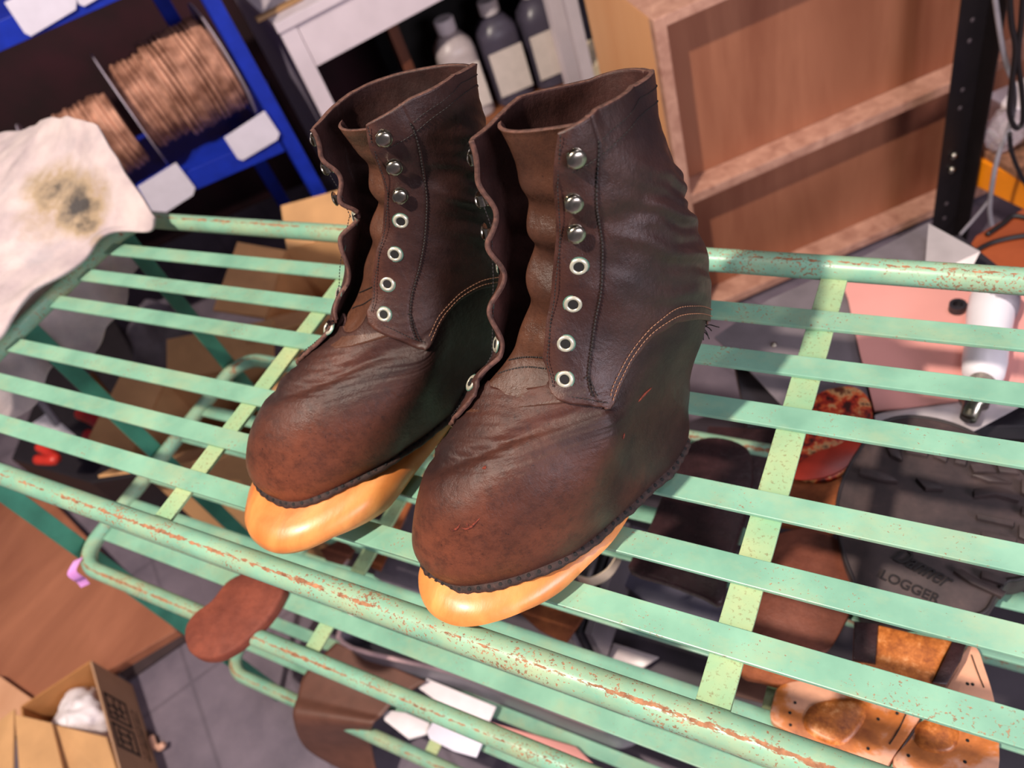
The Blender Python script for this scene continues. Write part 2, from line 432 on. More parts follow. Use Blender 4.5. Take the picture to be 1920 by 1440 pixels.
def snorm(side, k, a, e=.004):
    k = np.asarray(k, float); a = np.asarray(a, float)
    dk = surf(side, k + e, a) - surf(side, k - e, a)
    da = surf(side, k, a + e) - surf(side, k, a - e)
    n = np.cross(da, dk); n /= (np.linalg.norm(n, axis=-1, keepdims=True) + 1e-12)
    c = surf(side, k, np.zeros_like(a)) * .5 + surf(side, k, np.ones_like(a)) * .5
    s = np.sign(np.sum(n * (surf(side, k, a) - c), -1, keepdims=True)); s[s == 0] = 1
    # one orientation for the whole patch
    return n * np.sign(s.sum() + 1e-9)

LOOK = {
 'R': dict(
  low=[(.117, .478), (.135, .462), (.153, .455), (.21, .438), (.257, .42), (.30, .412), (.335, .418), (.365, .44), (.393, .467), (.427, .513), (.477, .547), (.57, .553), (.693, .525), (.85, .48), (1.0, .455)],
  eye=[(.513, .167), (.59, .19), (.663, .213), (.733, .233)], hook=[(.80, .223), (.863, .227), (.95, .247)],
  vst=[(.955, .375), (.90, .33), (.843, .307), (.77, .313), (.70, .305), (.62, .28), (.537, .263), (.455, .235)],
  edge=[(.47, .115), (.50, .11), (.57, .12), (.64, .13), (.72, .145), (.80, .155), (.90, .17), (1.0, .18)], wav=.0025, seed=3),
 'L': dict(
  low=[(.10, .492), (.123, .473), (.15, .46), (.183, .447), (.23, .423), (.273, .405), (.31, .392), (.34, .39), (.37, .398), (.407, .42), (.45, .44), (.49, .455), (.587, .468), (.713, .46), (.85, .45), (1.0, .44)],
  eye=[(.493, .16), (.557, .178), (.63, .20), (.713, .22)], hook=[(.783, .223), (.867, .237), (.955, .245)],
  vst=[(.955, .385), (.93, .383), (.837, .35), (.753, .333), (.663, .31), (.587, .29), (.513, .267), (.43, .237)],
  edge=[(.47, .10), (.50, .11), (.57, .12), (.64, .13), (.72, .145), (.80, .155), (.90, .17), (1.0, .18)], wav=.0025, seed=8)}

def relief(side, W, k, a):
    """folds and dents of the worn upper, metres along the normal"""
    sd = LOOK[side]['seed']
    aa = np.abs(a)
    r = .0016 * vnoise(W * 38, sd) * np.clip((k - .1) * 3, .2, 1)
    # creases across the instep
    fr = np.exp(-((k - .40) / .075) ** 2) * np.exp(-(aa / .42) ** 4)
    ph = k * 120 + 1.6 * vnoise(W * 30, sd + 1) + 3 * aa
    r += fr * (.00014 * np.sin(ph) + .00026 * np.sin(ph * 1.9 + 4 * aa + vnoise(W * 70, sd + 3)) + .0003 * np.sin(ph * 3.7 + 7 * a))
    r += -.0032 * np.exp(-((k - .375 - .05 * np.sin(a * 7)) / .022) ** 2) * np.exp(-(aa / .35) ** 4)
    # ankle folds
    an = np.exp(-((k - .72) / .13) ** 2) * np.exp(-((aa - .72) / .26) ** 2)
    r += an * .0020 * np.sin(k * 74 + aa * 22 + 1.8 * vnoise(W * 30, sd + 2)) + an * .0012 * np.sin(k * 150 + aa * 50 + 2 * vnoise(W * 50, sd + 6))
    r += .0014 * vnoise(W * 62, sd + 12) * np.clip((k - .5) * 5, 0, 1)
    an2 = np.exp(-((k - .80) / .03) ** 2) * np.exp(-((aa - .45) / .22) ** 2)
    r -= an2 * .0022
    return r

def wear_field(side, W, k, a):
    sd = LOOK[side]['seed']
    t = np.clip(1.0 - k / .36, 0, 1) * np.exp(-(np.abs(a) / .42) ** 3)
    t = t * 1.15 + .22 * np.exp(-((k - .45) / .12) ** 2) * np.exp(-(np.abs(a) / .2) ** 2)
    t = t * (1 - .75 * np.exp(-(k / .06) ** 2)) if side == 'R' else t * (1 - .5 * np.exp(-(k / .05) ** 2))
    return np.clip(t + .13 * vnoise(W * 45, sd + 5) * (t > .05), 0, 1)

def grid_obj(name, P, root, mats, wear=None, close_u=False, solid=0, offs=-1, rim=1, flip=False):
    nu, nv = P.shape[:2]
    f = []
    for i in range(nu - 1 + (1 if close_u else 0)):
        for j in range(nv - 1):
            i2 = (i + 1) % nu
            q = (i * nv + j, i2 * nv + j, i2 * nv + j + 1, i * nv + j + 1)
            f.append(q[::-1] if flip else q)
    o = new_obj(name, P.reshape(-1, 3), f, None, None, True, mats)
    if wear is not None:
        at_ = o.data.attributes.new('wear', 'FLOAT', 'POINT')
        at_.data.foreach_set('value', wear.reshape(-1).astype(np.float32))
    if root is not None: adopt(o, root)
    if solid:
        md = o.modifiers.new('thickness', 'SOLIDIFY'); md.thickness = solid; md.offset = offs
        md.material_offset = min(2, len(mats) - 1); md.material_offset_rim = min(rim, len(mats) - 1); md.use_even_offset = False
    return o

def dashes(side, line, off0, step=.0027, length=.0019, r=.00036, zig=0):
    """stitches along a (k, a) polyline on the quarter"""
    ka = np.array(smooth_line([(p[0], p[1], 0) for p in line], 24))[:, :2]
    P = surf(side, ka[:, 0], ka[:, 1]); Nn = snorm(side, ka[:, 0], ka[:, 1]) * 1.0
    P = P + Nn * (off0 + .0008 + relief(side, P, ka[:, 0], ka[:, 1]))[:, None]
    d = np.r_[0, np.cumsum(np.linalg.norm(np.diff(P, axis=0), axis=1))]
    mb = MB(); s_ = 0
    while s_ + length < d[-1]:
        a = np.array([np.interp(s_, d, P[:, i]) for i in range(3)]); b = np.array([np.interp(s_ + length, d, P[:, i]) for i in range(3)])
        mb.tube([a, (a + b) / 2 + Nn[min(len(Nn) - 1, int(np.searchsorted(d, s_)))] * r * .6, b], [r * .7, r, r * .7], 5)
        s_ += step
    return mb

def make_boot(side, name, label):
    lk = LOOK[side]
    heel = surf(side, 0., 1.); toe = surf(side, 0., 0.)
    base = (heel + toe) / 2
    root = empty(name, (float(base[0]), float(base[1]), .905), label, 'boot')
    lowa = np.array([p[0] for p in lk['low']]); lowk = np.array([p[1] for p in lk['low']])
    # --- vamp: closed ring surface from the lasting edge up under the quarters
    na, nk = 240, 110
    A = np.linspace(-1, 1, na, endpoint=False)
    top = np.interp(np.abs(A), lowa, lowk) + .06
    top = np.where(np.abs(A) < .115, .505 - .02 * np.cos(A / .115 * pi / 2), top)
    ker = np.ones(5) / 5
    top = np.convolve(np.r_[top[-2:], top, top[:2]], ker, 'valid')
    T = np.linspace(0, 1, nk)
    K = T[None] * top[:, None]; AA = np.repeat(A[:, None], nk, 1)
    W = surf(side, K, AA)
    du = np.roll(W, -1, 0) - np.roll(W, 1, 0); dv = np.gradient(W, axis=1)
    N = np.cross(du, dv); N /= (np.linalg.norm(N, axis=-1, keepdims=True) + 1e-12)
    c0 = W.mean(axis=(0,)).mean(axis=0)
    if np.sum(N * (W - c0)) < 0: N = -N
    rel = relief(side, W, K, AA)
    # let the vamp tuck under near the feather, and dip just below the quarter edge
    V = W + N * rel[..., None]
    vamp = grid_obj('vamp', V, root, [M['leather'], M['edge'], M['lining']], wear_field(side, W, K, AA), True, .0022, -1)
    # --- lasting margin: turned out edge with awl holes
    P = surf(side, np.zeros(na), A); Nh = N[:, 0].copy(); Nh[:, 2] = 0; Nh /= (np.linalg.norm(Nh, axis=1, keepdims=True) + 1e-9)
    wob = 1 + .10 * np.sin(A * 47) + .10 * np.sin(A * 173 + 1)
    prof = [(-.0012, .0052), (.0006, .0040), (.0020, .0030), (.0034, .0017), (.0040, .0001), (.0036, -.0016), (.0006, -.0020), (-.003, -.0014)]
    ring = np.stack([P + Nh * (q[0] * (wob if q[0] > 0 else 1 + 0 * wob))[:, None] + np.array([0, 0, q[1]]) for q in prof], 1)
    ring[..., 2] = np.maximum(ring[..., 2], .9008)
    grid_obj('lasting_edge', ring, root, [M['edge_dark']], None, True)
    mb = MB()
    dist = np.r_[0, np.cumsum(np.linalg.norm(np.diff(P, axis=0), axis=1))]
    s_ = 0
    while s_ < dist[-1]:
        i = int(np.searchsorted(dist, s_)); i = min(i, na - 1)
        c = P[i] + Nh[i] * .0021 + np.array([0, 0, .0030])
        t = np.cross(Nh[i], [0, 0, 1])
        mb.lathe(c - (Nh[i] * .6 + np.array([0, 0, .8])) * .0002, [(.0015, 0), (.0012, .0005)], (Nh[i][0] * .6, Nh[i][1] * .6, .8), 7)
        s_ += .0068 + .0012 * sin(s_ * 900)
    mb.build('awl_holes', M['black'], root)
    # --- quarters
    ek = np.array([e[0] for e in lk['edge']]); ea = np.array([e[1] for e in lk['edge']])
    for sg in (1, -1):
        nu, nv = 110, 120
        t = np.linspace(0, 1, nu); v = np.linspace(0, 1, nv)
        afr = np.interp(np.linspace(.4, 1, nv), ek, ea)
        Uq = t ** 1.15
        # a runs from the facing edge to the back seam, k from the lower edge to the collar
        a0 = lk['edge'][0][1]
        low = np.interp(a0 + (1 - a0) * Uq, lowa, lowk)
        K = low[:, None] + (1 - low[:, None]) * v[None]
        if sg < 0: K = K + 0
        af = np.interp(K, ek, ea)
        AA = af + (1 - af) * Uq[:, None]
        # lower boundary must follow the seam at the real a
        low2 = np.interp(AA[:, 0], lowa, lowk)
        K = low2[:, None] + (1 - low2[:, None]) * v[None]
        af = np.interp(K, ek, ea); AA = af + (1 - af) * Uq[:, None]
        AA = AA * sg
        W = surf(side, K, AA)
        N = np.cross(np.gradient(W, axis=0), np.gradient(W, axis=1)); N /= (np.linalg.norm(N, axis=-1, keepdims=True) + 1e-12)
        if np.sum(N * (W - (surf(side, K, AA * 0) + surf(side, K, AA * 0 + sg)) / 2)) < 0: N = -N
        rel = relief(side, W, K, AA)
        off = .0034 + 0 * rel
        # the facing edge: loose and waved, more so on the far side
        e = np.exp(-((np.abs(AA) - af) / .06) ** 2)
        if sg < 0:
            wv = .0050 * np.sin((K - .5) * 48 + .6) * np.clip((K - .44) * 8, 0, 1) * np.clip((.97 - K) * 6, 0.2, 1)
            off = off + e * (.004 + wv)
        else:
            off = off + e * (.0012 + .0012 * np.sin(K * 40 + 2))
        # seams: dent along the vertical stitch line
        va = np.interp(K, [p[0] for p in lk['vst'][::-1]], [p[1] for p in lk['vst'][::-1]])
        off = off - .0006 * np.exp(-((np.abs(AA) - va) / .006) ** 2)
        off = off + .0008 * np.exp(-((K - .955) / .045) ** 2)
        Q = W + N * (rel + off)[..., None]
        wr = .10 + .28 * np.exp(-((np.abs(AA) - af) / .05) ** 2) + .10 * vnoise(W * 50, lk['seed']) + .2 * np.exp(-((K - low2[:, None]) / .02) ** 2)
        q = grid_obj('quarter', Q, root, [M['leather_q'], M['edge'], M['lining']], np.clip(wr, 0, .6), False, .0032, -1, 1, flip=False)
        # the loop order decides which way the thickness goes: make normals point out
        me = q.data; cc = Vector(tuple((surf(side, .7, 0.) + surf(side, .7, 1.)) / 2))
        s0 = sum((p.normal.dot(p.center - cc)) for p in list(me.polygons)[::97])
        if s0 < 0: me.flip_normals()
        # stitching
        if True:
            sh_ = lambda a: math.exp(-((a - .385) / .06) ** 2)
            lowline = [(kk + .014 * (1 - .3 * sh_(aa_)), (aa_ - .012 * sh_(aa_)) * sg) for aa_, kk in lk['low'] if aa_ > .325]
            lowl2 = [(kk + .030 * (1 - .3 * sh_(aa_)), (aa_ - .026 * sh_(aa_)) * sg) for aa_, kk in lk['low'] if aa_ > .325]
            st = dashes(side, lowline, .0032)
            st2 = dashes(side, lowl2, .0032)
            st.add(st2.v, st2.f)
            adopt(st.build('tan_stitching', M['thread_tan'], None), root)
            dk = dashes(side, [(k_, a_ * sg) for k_, a_ in lk['vst']], .0032, .0024, .0018, .0007)
            if sg > 0 or True:
                el = dashes(side, [(k_, (a_ + .016) * sg) for k_, a_ in lk['edge'][1:]], .0036 + (.003 if sg < 0 else .0014), .0024, .0017, .0004)
                dk.add(el.v, el.f)
            el = dashes(side, [(np.interp(a_, lowa, lowk) + .016, a_ * sg) for a_ in np.linspace(.13, .30, 8)], .0034, .0024, .0017, .0004)
            dk.add(el.v, el.f)
            el = dashes(side, [(.90 + .05 * min(1, a_ * 1.6) - .012 * (a_ > .9), a_ * sg) for a_ in np.linspace(.20, .98, 14)], .0034, .0026, .0019, .00038)
            dk.add(el.v, el.f)
            el = dashes(side, [(.925 + .05 * min(1, a_ * 1.4), a_ * sg) for a_ in np.linspace(.40, .98, 12)], .0034, .0026, .0019, .00032)
            dk.add(el.v, el.f)
            k0 = lk['vst'][-1][0]; a0_ = lk['vst'][-1][1]
            el = dashes(side, [(k0, (a0_ + .02) * sg), (k0 + .05, (a0_ + .022) * sg), (k0 + .052, (a0_ + .005) * sg), (k0 + .05, a0_ * sg)], .0032, .0022, .0017, .0004)
            dk.add(el.v, el.f)
            adopt(dk.build('dark_stitching', M['thread_dark'], None), root)
        # eyelets and hooks
        def place(k_, a_):
            p = surf(side, np.array([k_]), np.array([a_ * sg]))
            n = np.cross(surf(side, np.array([k_]), np.array([a_ * sg + .01])) - p, surf(side, np.array([k_ + .01]), np.array([a_ * sg])) - p)[0]
            n /= np.linalg.norm(n)
            cc_ = ((surf(side, k_, 0.) + surf(side, k_, 1.)) / 2)
            if n @ (p[0] - cc_) < 0: n = -n
            r_ = float(relief(side, p, np.array([k_]), np.array([a_]))[0])
            af_ = np.interp(k_, ek, ea); e_ = math.exp(-((a_ - af_) / .06) ** 2)
            if sg < 0:
                wv_ = .0050 * sin((k_ - .5) * 48 + .6) * min(1, max(0, (k_ - .44) * 8)) * min(1, max(.2, (.97 - k_) * 6))
                o_ = .0034 + e_ * (.004 + wv_)
            else: o_ = .0034 + e_ * (.0012 + .0012 * sin(k_ * 40 + 2))
            upv = surf(side, np.array([k_ + .02]), np.array([a_ * sg]))[0] - p[0]
            upv -= n * (upv @ n); upv /= np.linalg.norm(upv)
            return p[0] + n * (r_ + o_), n, upv
        for k_, a_ in lk['eye']:
            p, n, upv = place(k_, a_ if sg > 0 else a_ * .93)
            mb = MB()
            mb.lathe(p - n * .0004, [(.0056, 0), (.0055, .0004), (.0048, .0012), (.0040, .0014), (.0031, .0009), (.0027, -.0008), (.0026, -.0016)], n, 28)
            e_ = mb.build('eyelet', M['brass'], root, smooth=True)
            e_.parent = q; e_.matrix_parent_inverse = (Matrix.Translation(Vector(root.location))).inverted() @ Matrix.Identity(4)
            e_.matrix_parent_inverse = Matrix.Identity(4)
            hb = MB(); hb.lathe(p - n * .0004, [(.0029, 0), (.0028, .0012)], n, 16)
            h_ = hb.build('eyelet_hole', M['black'], None); h_.parent = q; h_.matrix_parent_inverse = Matrix.Identity(4)
            vb = MB(); vb.lathe(p - n * .0004, [(.0062, 0), (.0060, .00035)], n, 24)
            v_ = vb.build('verdigris_ring', M['verdigris'], None); v_.parent = q; v_.matrix_parent_inverse = Matrix.Identity(4)
        for k_, a_ in lk['hook']:
            p, n, upv = place(k_, a_ if sg > 0 else a_ * .93)
            side_v = np.cross(upv, n)
            # direction away from the opening
            away = surf(side, np.array([k_]), np.array([(a_ + .05) * sg]))[0] - p; away -= n * (away @ n); away /= np.linalg.norm(away)
            mb = MB()
            mb.lathe(p, [(.0048, -.0003), (.0047, .0006), (.0038, .0010), (.0001, .0010)], n, 20)
            # neck strip rising towards the opening, then a domed cap folded back over it
            pth = [p - away * .0015, p - away * .0036 + n * .0016, p - away * .0040 + n * .0034, p - away * .0024 + n * .0052, p + away * .0004 + n * .0058]
            pth = smooth_line(pth, 5)
            for i in range(len(pth) - 1):
                a1, b1 = pth[i], pth[i + 1]
                t1 = b1 - a1; nn = np.cross(t1, upv); nn /= (np.linalg.norm(nn) + 1e-12)
                mb.obox((a1 + b1) / 2, t1 * .62, upv * .0034, nn * .00042)
            mb.lathe(p + n * .0048 + away * .0010, [(.0050, 0), (.0053, .0004), (.0050, .0010), (.0036, .0017), (.0018, .0019), (.0002, .0019)], n * .96 + away * .28, 22)
            h_ = mb.build('lace_hook', M['nickel'], None, auto=40); h_.parent = q; h_.matrix_parent_inverse = Matrix.Identity(4)
    # --- tongue
    nv, nu = 120, 50
    v = np.linspace(.455, 1.015, nv); u_ = np.linspace(-1, 1, nu)
    K = np.repeat(v[None], nu, 0); hw = np.interp(v, [.45, .6, .8, .97, 1.02], [.165, .175, .20, .225, .23])
    hl = np.interp(v, [.45, .52, .6, .8, .97, 1.02], [.165, .13, .09, .05, .10, .13])
    AA = np.where(u_[:, None] > 0, u_[:, None] * hw[None], u_[:, None] * hl[None])
    W = surf(side, np.minimum(K, 1.0), AA)
    W = W + np.maximum(K - 1, 0)[..., None] * np.array([0, 0, .2])
    c = surf(side, np.minimum(K, 1.), AA * 0 + 1.)
    inw = c - surf(side, np.minimum(K, 1.), AA * 0); inw[..., 2] = 0; inw /= np.linalg.norm(inw, axis=-1, keepdims=True)
    depth = np.interp(K, [.455, .50, .54, .7, .9, 1.02], [.0005, .002, .0075, .010, .012, .008])
    sd = lk['seed']
    bump_ = .0032 * np.sin(K * 58 + 1.2 * vnoise(W * 30, sd) + u_[:, None] * 1.2) * np.clip((K - .54) * 8, 0, 1) * np.clip((.95 - K) * 6, .1, 1)
    bump_ += .0015 * vnoise(W * 60, sd + 7) - .004 * (1 - np.abs(u_[:, None]) ** 2) * 0
    Tq = W + inw * (depth - bump_ + .006 * np.abs(u_[:, None]) ** 3 * np.clip((K - .52) * 8, 0, 1))[..., None]
    # the top edge sags between the facings
    Tq[..., 2] -= np.clip((K - .9) * 8, 0, 1) * (.004 + .006 * (side == 'L') + .004 * u_[:, None])
    tg = grid_obj('tongue', Tq, root, [M['tongue'], M['edge'], M['lining']], np.clip(.25 + .3 * vnoise(W * 40, 4), 0, .7), False, .0022, -1, 1)
    me = tg.data; f0 = Vector(tuple(-inw[nu // 2, nv // 2]))
    if me.polygons[len(me.polygons) // 2].normal.dot(f0) < 0: me.flip_normals()
    # bar tack where the tongue joins the vamp
    for kk in (.525, .548):
        pts = []
        for a_ in np.linspace(-.09, .10, 22):
            j = int(round((kk - .455) / (1.015 - .455) * (nv - 1))); hw_ = np.interp(kk, [.45, .6], [.165, .175])
            i = int(round((a_ / (hw_ if a_ > 0 else .115) + 1) / 2 * (nu - 1)))
            pts.append(Tq[i, j] - inw[i, j] * .0006)
        mb = MB()
        for i in range(0, len(pts) - 1):
            mb.tube([pts[i], pts[i] * .35 + pts[i + 1] * .65], .0005, 5)
        adopt(mb.build('tongue_stitching', M['thread_dark'], None), root)
    # --- back stay: narrow strip over the heel seam
    kk = np.linspace(.455, 1.0, 60); uu = np.linspace(-1, 1, 9)
    K = np.repeat(kk[None], 9, 0); AA = 1 - .055 * np.abs(uu)[:, None] * np.interp(kk, [.45, 1], [1.5, 1.])[None]
    AA = AA * np.where(uu[:, None] < 0, -1, 1)
    W = surf(side, K, AA)
    N = np.cross(np.gradient(W, axis=0), np.gradient(W, axis=1)); N /= (np.linalg.norm(N, axis=-1, keepdims=True) + 1e-12)
    if np.sum(N * (W - surf(side, K, AA * 0))) < 0: N = -N
    W = W + N * (.0036 + relief(side, W, K, AA) - .0012 * np.abs(uu)[:, None] ** 4)[..., None]
    bs = grid_obj('back_strip', W, root, [M['leather_q'], M['edge']], W[..., 0] * 0 + .15, False, .0012, -1)
    if side == 'R':
        # torn scuff on the toe and small nicks
        scm = plain('torn_red_leather', srgb(112, 44, 26), .85, var=.4, scale=500)
        for ln in ([(.205, .050), (.209, .062), (.214, .070), (.222, .074)], [(.213, .080), (.209, .094), (.213, .108), (.222, .118), (.230, .126)], [(.222, .092), (.216, .100)], [(.345, .055), (.349, .062), (.343, .064)], [(.372, .49), (.380, .52), (.384, .55)], [(.30, .42), (.315, .425)]):
            ka = np.array(smooth_line([(p[0], p[1], 0) for p in ln], 5))[:, :2]
            Pq = surf(side, ka[:, 0], ka[:, 1]); Nq = snorm(side, ka[:, 0], ka[:, 1])
            cq = (surf(side, .3, 0.) + surf(side, .3, 1.)) / 2
            if np.sum(Nq * (Pq - cq)) < 0: Nq = -Nq
            Pq = Pq + Nq * (relief(side, Pq, ka[:, 0], ka[:, 1]))[:, None]
            n_ = len(Pq)
            adopt(MB().tube(list(Pq), [.0002 + .0007 * sin(pi * i / (n_ - 1)) for i in range(n_)], 6).build('torn_scuff', scm, None, smooth=True), root)
        # loose thread ends at the heel seam
        b = surf(side, .455, .97) + np.array([.003, 0, 0])
        mb = MB()
        rs = random.Random(4)
        for i in range(5):
            q = [b]
            d = np.array([rs.uniform(.2, 1), rs.uniform(-.6, .2), rs.uniform(-1.2, .2)])
            for j in range(4):
                q.append(q[-1] + d * .003 + np.array([rs.uniform(-1, 1), rs.uniform(-1, 1), rs.uniform(-1, 1)]) * .0012)
            mb.tube(smooth_line(q, 4), .0004, 5)
        adopt(mb.build('loose_threads', M['thread_dark'], None), root)
    return root

m_ = Mat('lasting_edge_leather', .75)
m_.color(m_.ramp(m_.noise(240, 5, .7), [(.35, srgb(30, 19, 17)), (.62, srgb(58, 36, 31)), (.8, srgb(92, 60, 50))]))
m_.bump(m_.noise(500, 4), .6, .0008)
M['edge_dark'] = m_.m

make_boot('R', 'leather_boot', 'dark brown lace-up leather boot nearest the camera, heel over the wide slat gap')
make_boot('L', 'leather_boot', 'dark brown lace-up leather boot with reddish toe, standing nearer the stained white cloth')

def make_last(side, name, label, vis, med, ztop):
    P0, w, Mx, H = WARP[side]
    out = np.array(smooth_line([(x, y, 0) for x, y in vis + med], 7, True))[:, :2]
    n = len(out); c = np.array([.14, .004])
    def ring(ins, z, shift=0):
        q = c + (out - c) * 1.0
        # inset along the outline normal
        tn = np.roll(out, -1, 0) - np.roll(out, 1, 0); nn = np.stack([tn[:, 1], -tn[:, 0]], 1); nn /= (np.linalg.norm(nn, axis=1, keepdims=True) + 1e-9)
        if np.sum(nn * (out - c)) < 0: nn = -nn
        q = out - nn * ins
        f3 = np.c_[q, np.zeros(n)] @ Mx.T + H
        zz = z(q[:, 0]) if callable(z) else z + 0 * q[:, 0]
        f3[:, 2] = zz
        return f3
    spring = lambda x: .9025 + .0105 * np.clip((x - .19) / .05, 0, 1) ** 1.2 + .006 * np.exp(-((x - .10) / .04) ** 2)
    tz = lambda x: np.interp(x, [0, .07, .13, .19, .25, .3], ztop)
    rings = [ring(.024, lambda x: spring(x) - .0), ring(.013, lambda x: spring(x) + .0012), ring(.0055, lambda x: spring(x) + .0045), ring(.0015, lambda x: spring(x) + .009),
             ring(0, lambda x: spring(x) * .45 + tz(x) * .55), ring(.0022, lambda x: spring(x) * .15 + tz(x) * .85), ring(.007, lambda x: tz(x)), ring(.014, lambda x: tz(x) + .004)]
    v = np.concatenate(rings); f = []
    for i in range(len(rings) - 1):
        f += [(i * n + k, i * n + (k + 1) % n, (i + 1) * n + (k + 1) % n, (i + 1) * n + k) for k in range(n)]
    f.append(tuple(range(n))); f.append(tuple((len(rings) - 1) * n + k for k in range(n))[::-1])
    mb = MB(); mb.add(v, f)
    o = mb.build(name, M['last'], None, auto=50)
    tag(o, label, 'shoe last')
    return o
make_last('R', 'wooden_shoe_last', 'pale orange wooden last under the toe of the nearest boot, tip on the front rail',
          [(.24, -.040), (.261, -.026), (.27, -.01), (.271, .01), (.261, .03), (.241, .044), (.212, .052), (.187, .0535), (.164, .051), (.136, .047), (.105, .034), (.085, .015)],
          [(.082, -.008), (.10, -.026), (.15, -.034), (.20, -.040)], [.905, .910, .918, .926, .932, .934])
make_last('L', 'wooden_shoe_last', 'glossy orange wooden last protruding below the toe of the reddish-toed boot',
          [(.25, -.046), (.277, -.036), (.29, -.018), (.298, .003), (.296, .022), (.285, .043), (.262, .057), (.231, .062), (.201, .061), (.179, .054), (.154, .042), (.12, .030), (.09, .014)],
          [(.084, -.008), (.10, -.026), (.15, -.036), (.21, -.044)], [.915, .922, .932, .936, .938, .938])

# ------------------------------------------------------------------ the rack
XL, XR = -1.05, .42
YF, YB = .139, .546
RT = .0112
SLY = [.193, .244, .298, .377, .430, .483]
XB_ = [-.605, -.092]
rack = empty('metal_rack', ((XL + XR) / 2, (YF + YB) / 2, 0), 'three-tier mint green painted steel slatted rack with chipped rusty tube frame', 'rack')
def tier(z):
    r = .045
    path = []
    for cx, cy, a0 in ((XR - r, YB - r, 0), (XL + r, YB - r, 90), (XL + r, YF + r, 180), (XR - r, YF + r, 270)):
        for i in range(9):
            a = radians(a0 + i * 90 / 8)
            path.append((cx + r * cos(a), cy + r * sin(a), z - .0005))
    pp = []
    for i in range(len(path)):
        a = np.array(path[i]); b = np.array(path[(i + 1) % len(path)]); pp.append(a)
        L = np.linalg.norm(b - a)
        if L > .1:
            for j in range(1, 30): pp.append(a + (b - a) * j / 30)
    mb = MB().tube(pp, RT, 20, closed=True)
    mb.build('tube_frame', M['paint_tube'], rack, smooth=True)
    for i, y in enumerate(SLY):
        w = .0104
        mb = MB().box(XL + .012, XR - .012, y - w, y + w, z - .0035, z)
        mb.build('slat', M['paint'], rack, bevel=.0006)
    for x in XB_:
        MB().box(x - .0108, x + .0108, YF + .004, YB - .004, z - .0072, z - .0037).build('cross_bar', M['paint_grimy'], rack, bevel=.0005)
m_ = Mat('grimy_enamel', .5)
m_.color(m_.mix(m_.ramp(m_.noise(300, 4, .7), [(.56, 0.), (.66, .6)]), m_.ramp(m_.noise(18, 5), [(.3, srgb(128, 176, 138)), (.7, srgb(176, 186, 136))]), srgb(120, 96, 60)))
M['paint_grimy'] = m_.m
M['paint_dark'] = plain('post_enamel', srgb(64, 132, 112), .4, 0, .15, 20)
for z in (.9, .6, .2): tier(z)
for x, sx in ((XL - .0145, -1), (XR + .0145, 1)):
    for y in (YF + .02, .335, YB - .02):
        MB().box(x - .002, x + .002, y - .0125, y + .0125, 0.001, .895).build('post', M['paint_dark'], rack, bevel=.0006)
# purple tape tag on the lower front corner
c = at(158, 1078, .6)
mb = MB()
c = (-1.038, .1375); pts = [(c[0] + .002, c[1] + .004, .613), (c[0] - .002, c[1] - .0135, .605), (c[0] + .001, c[1] - .016, .592), (c[0] - .004, c[1] - .015, .582), (c[0] - .001, c[1] - .018, .572)]
pts = smooth_line(pts, 4)
for i in range(len(pts) - 1):
    a, b = np.array(pts[i]), np.array(pts[i + 1]); mb.obox((a + b) / 2, (b - a) * .55, (.0052, .0048, 0), (-.0002, .0002, 0))
tag(mb.build('tape_tag', plain('purple_tape', srgb(206, 140, 206), .4), None), 'small scrap of purple tape hanging on the lower front rail corner', 'tape')

# ------------------------------------------------------------------ more helpers and materials
def fpt(px, py, D):
    """the point at distance D into the room (along the view heading) that the photograph shows at px, py"""
    d = _R.T @ np.array([(px - 960) / CAM_F, (py - 720) / CAM_F, 1])
    t = D / (d[0] * -UY + d[1] * UX)
    return (float(d[0] * t), float(d[1] * t), float(CZ + d[2] * t))

def poly(pts, z, close=True, n=5, smooth=True):
    q = [at(x, y, z)[:2] for x, y in pts]
    if smooth:
        q = [tuple(p[:2]) for p in smooth_line([(x, y, 0) for x, y in q], n, True)]
    return q

def z3(*pts): return [(1160 + x / 2.117, 760 + y / 2.117) for x, y in pts]

M['floor'] = None
m_ = Mat('grey_vinyl_floor', .45)
c_ = m_.ramp(m_.noise(7, 6, .6), [(.3, srgb(92, 84, 96)), (.7, srgb(124, 112, 124))])
c_ = m_.mix(m_.ramp(m_.noise(90, 5, .7), [(.6, 0.), (.8, .4)]), c_, srgb(160, 140, 140))
br = m_.n('ShaderNodeTexBrick'); m_.l(m_.mapping((1, 1, 1), (0, 0, .55)), br.inputs['Vector'])
br.inputs['Scale'].default_value = 1.3; br.inputs['Mortar Size'].default_value = .006; br.offset = 0
br.inputs['Color1'].default_value = (0, 0, 0, 1); br.inputs['Color2'].default_value = (0, 0, 0, 1); br.inputs['Mortar'].default_value = (1, 1, 1, 1)
c_ = m_.mix(m_.math('MULTIPLY', br.outputs['Color'], .3), c_, srgb(60, 54, 62))
m_.color(c_); m_.bump(m_.noise(120, 5), .15, .001)
M['floor'] = m_.m
M['wall'] = plain('dark_wall', srgb(46, 40, 44), .8)
M['curtain'] = plain('maroon_curtain', srgb(44, 5, 18), .85, var=.3, scale=6)
M['brownboard'] = wood_mat('brown_hardboard', srgb(140, 86, 64), srgb(178, 116, 88), .4, 6, (1, .3, 1), (0, 0, .7))
M['paleboard'] = wood_mat('pale_board', srgb(206, 150, 116), srgb(226, 172, 138), .5, 8)
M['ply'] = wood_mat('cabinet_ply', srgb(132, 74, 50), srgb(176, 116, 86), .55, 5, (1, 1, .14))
M['ply_edge'] = wood_mat('cabinet_edge', srgb(160, 112, 94), srgb(206, 158, 136), .6, 30, (1, 1, 1))
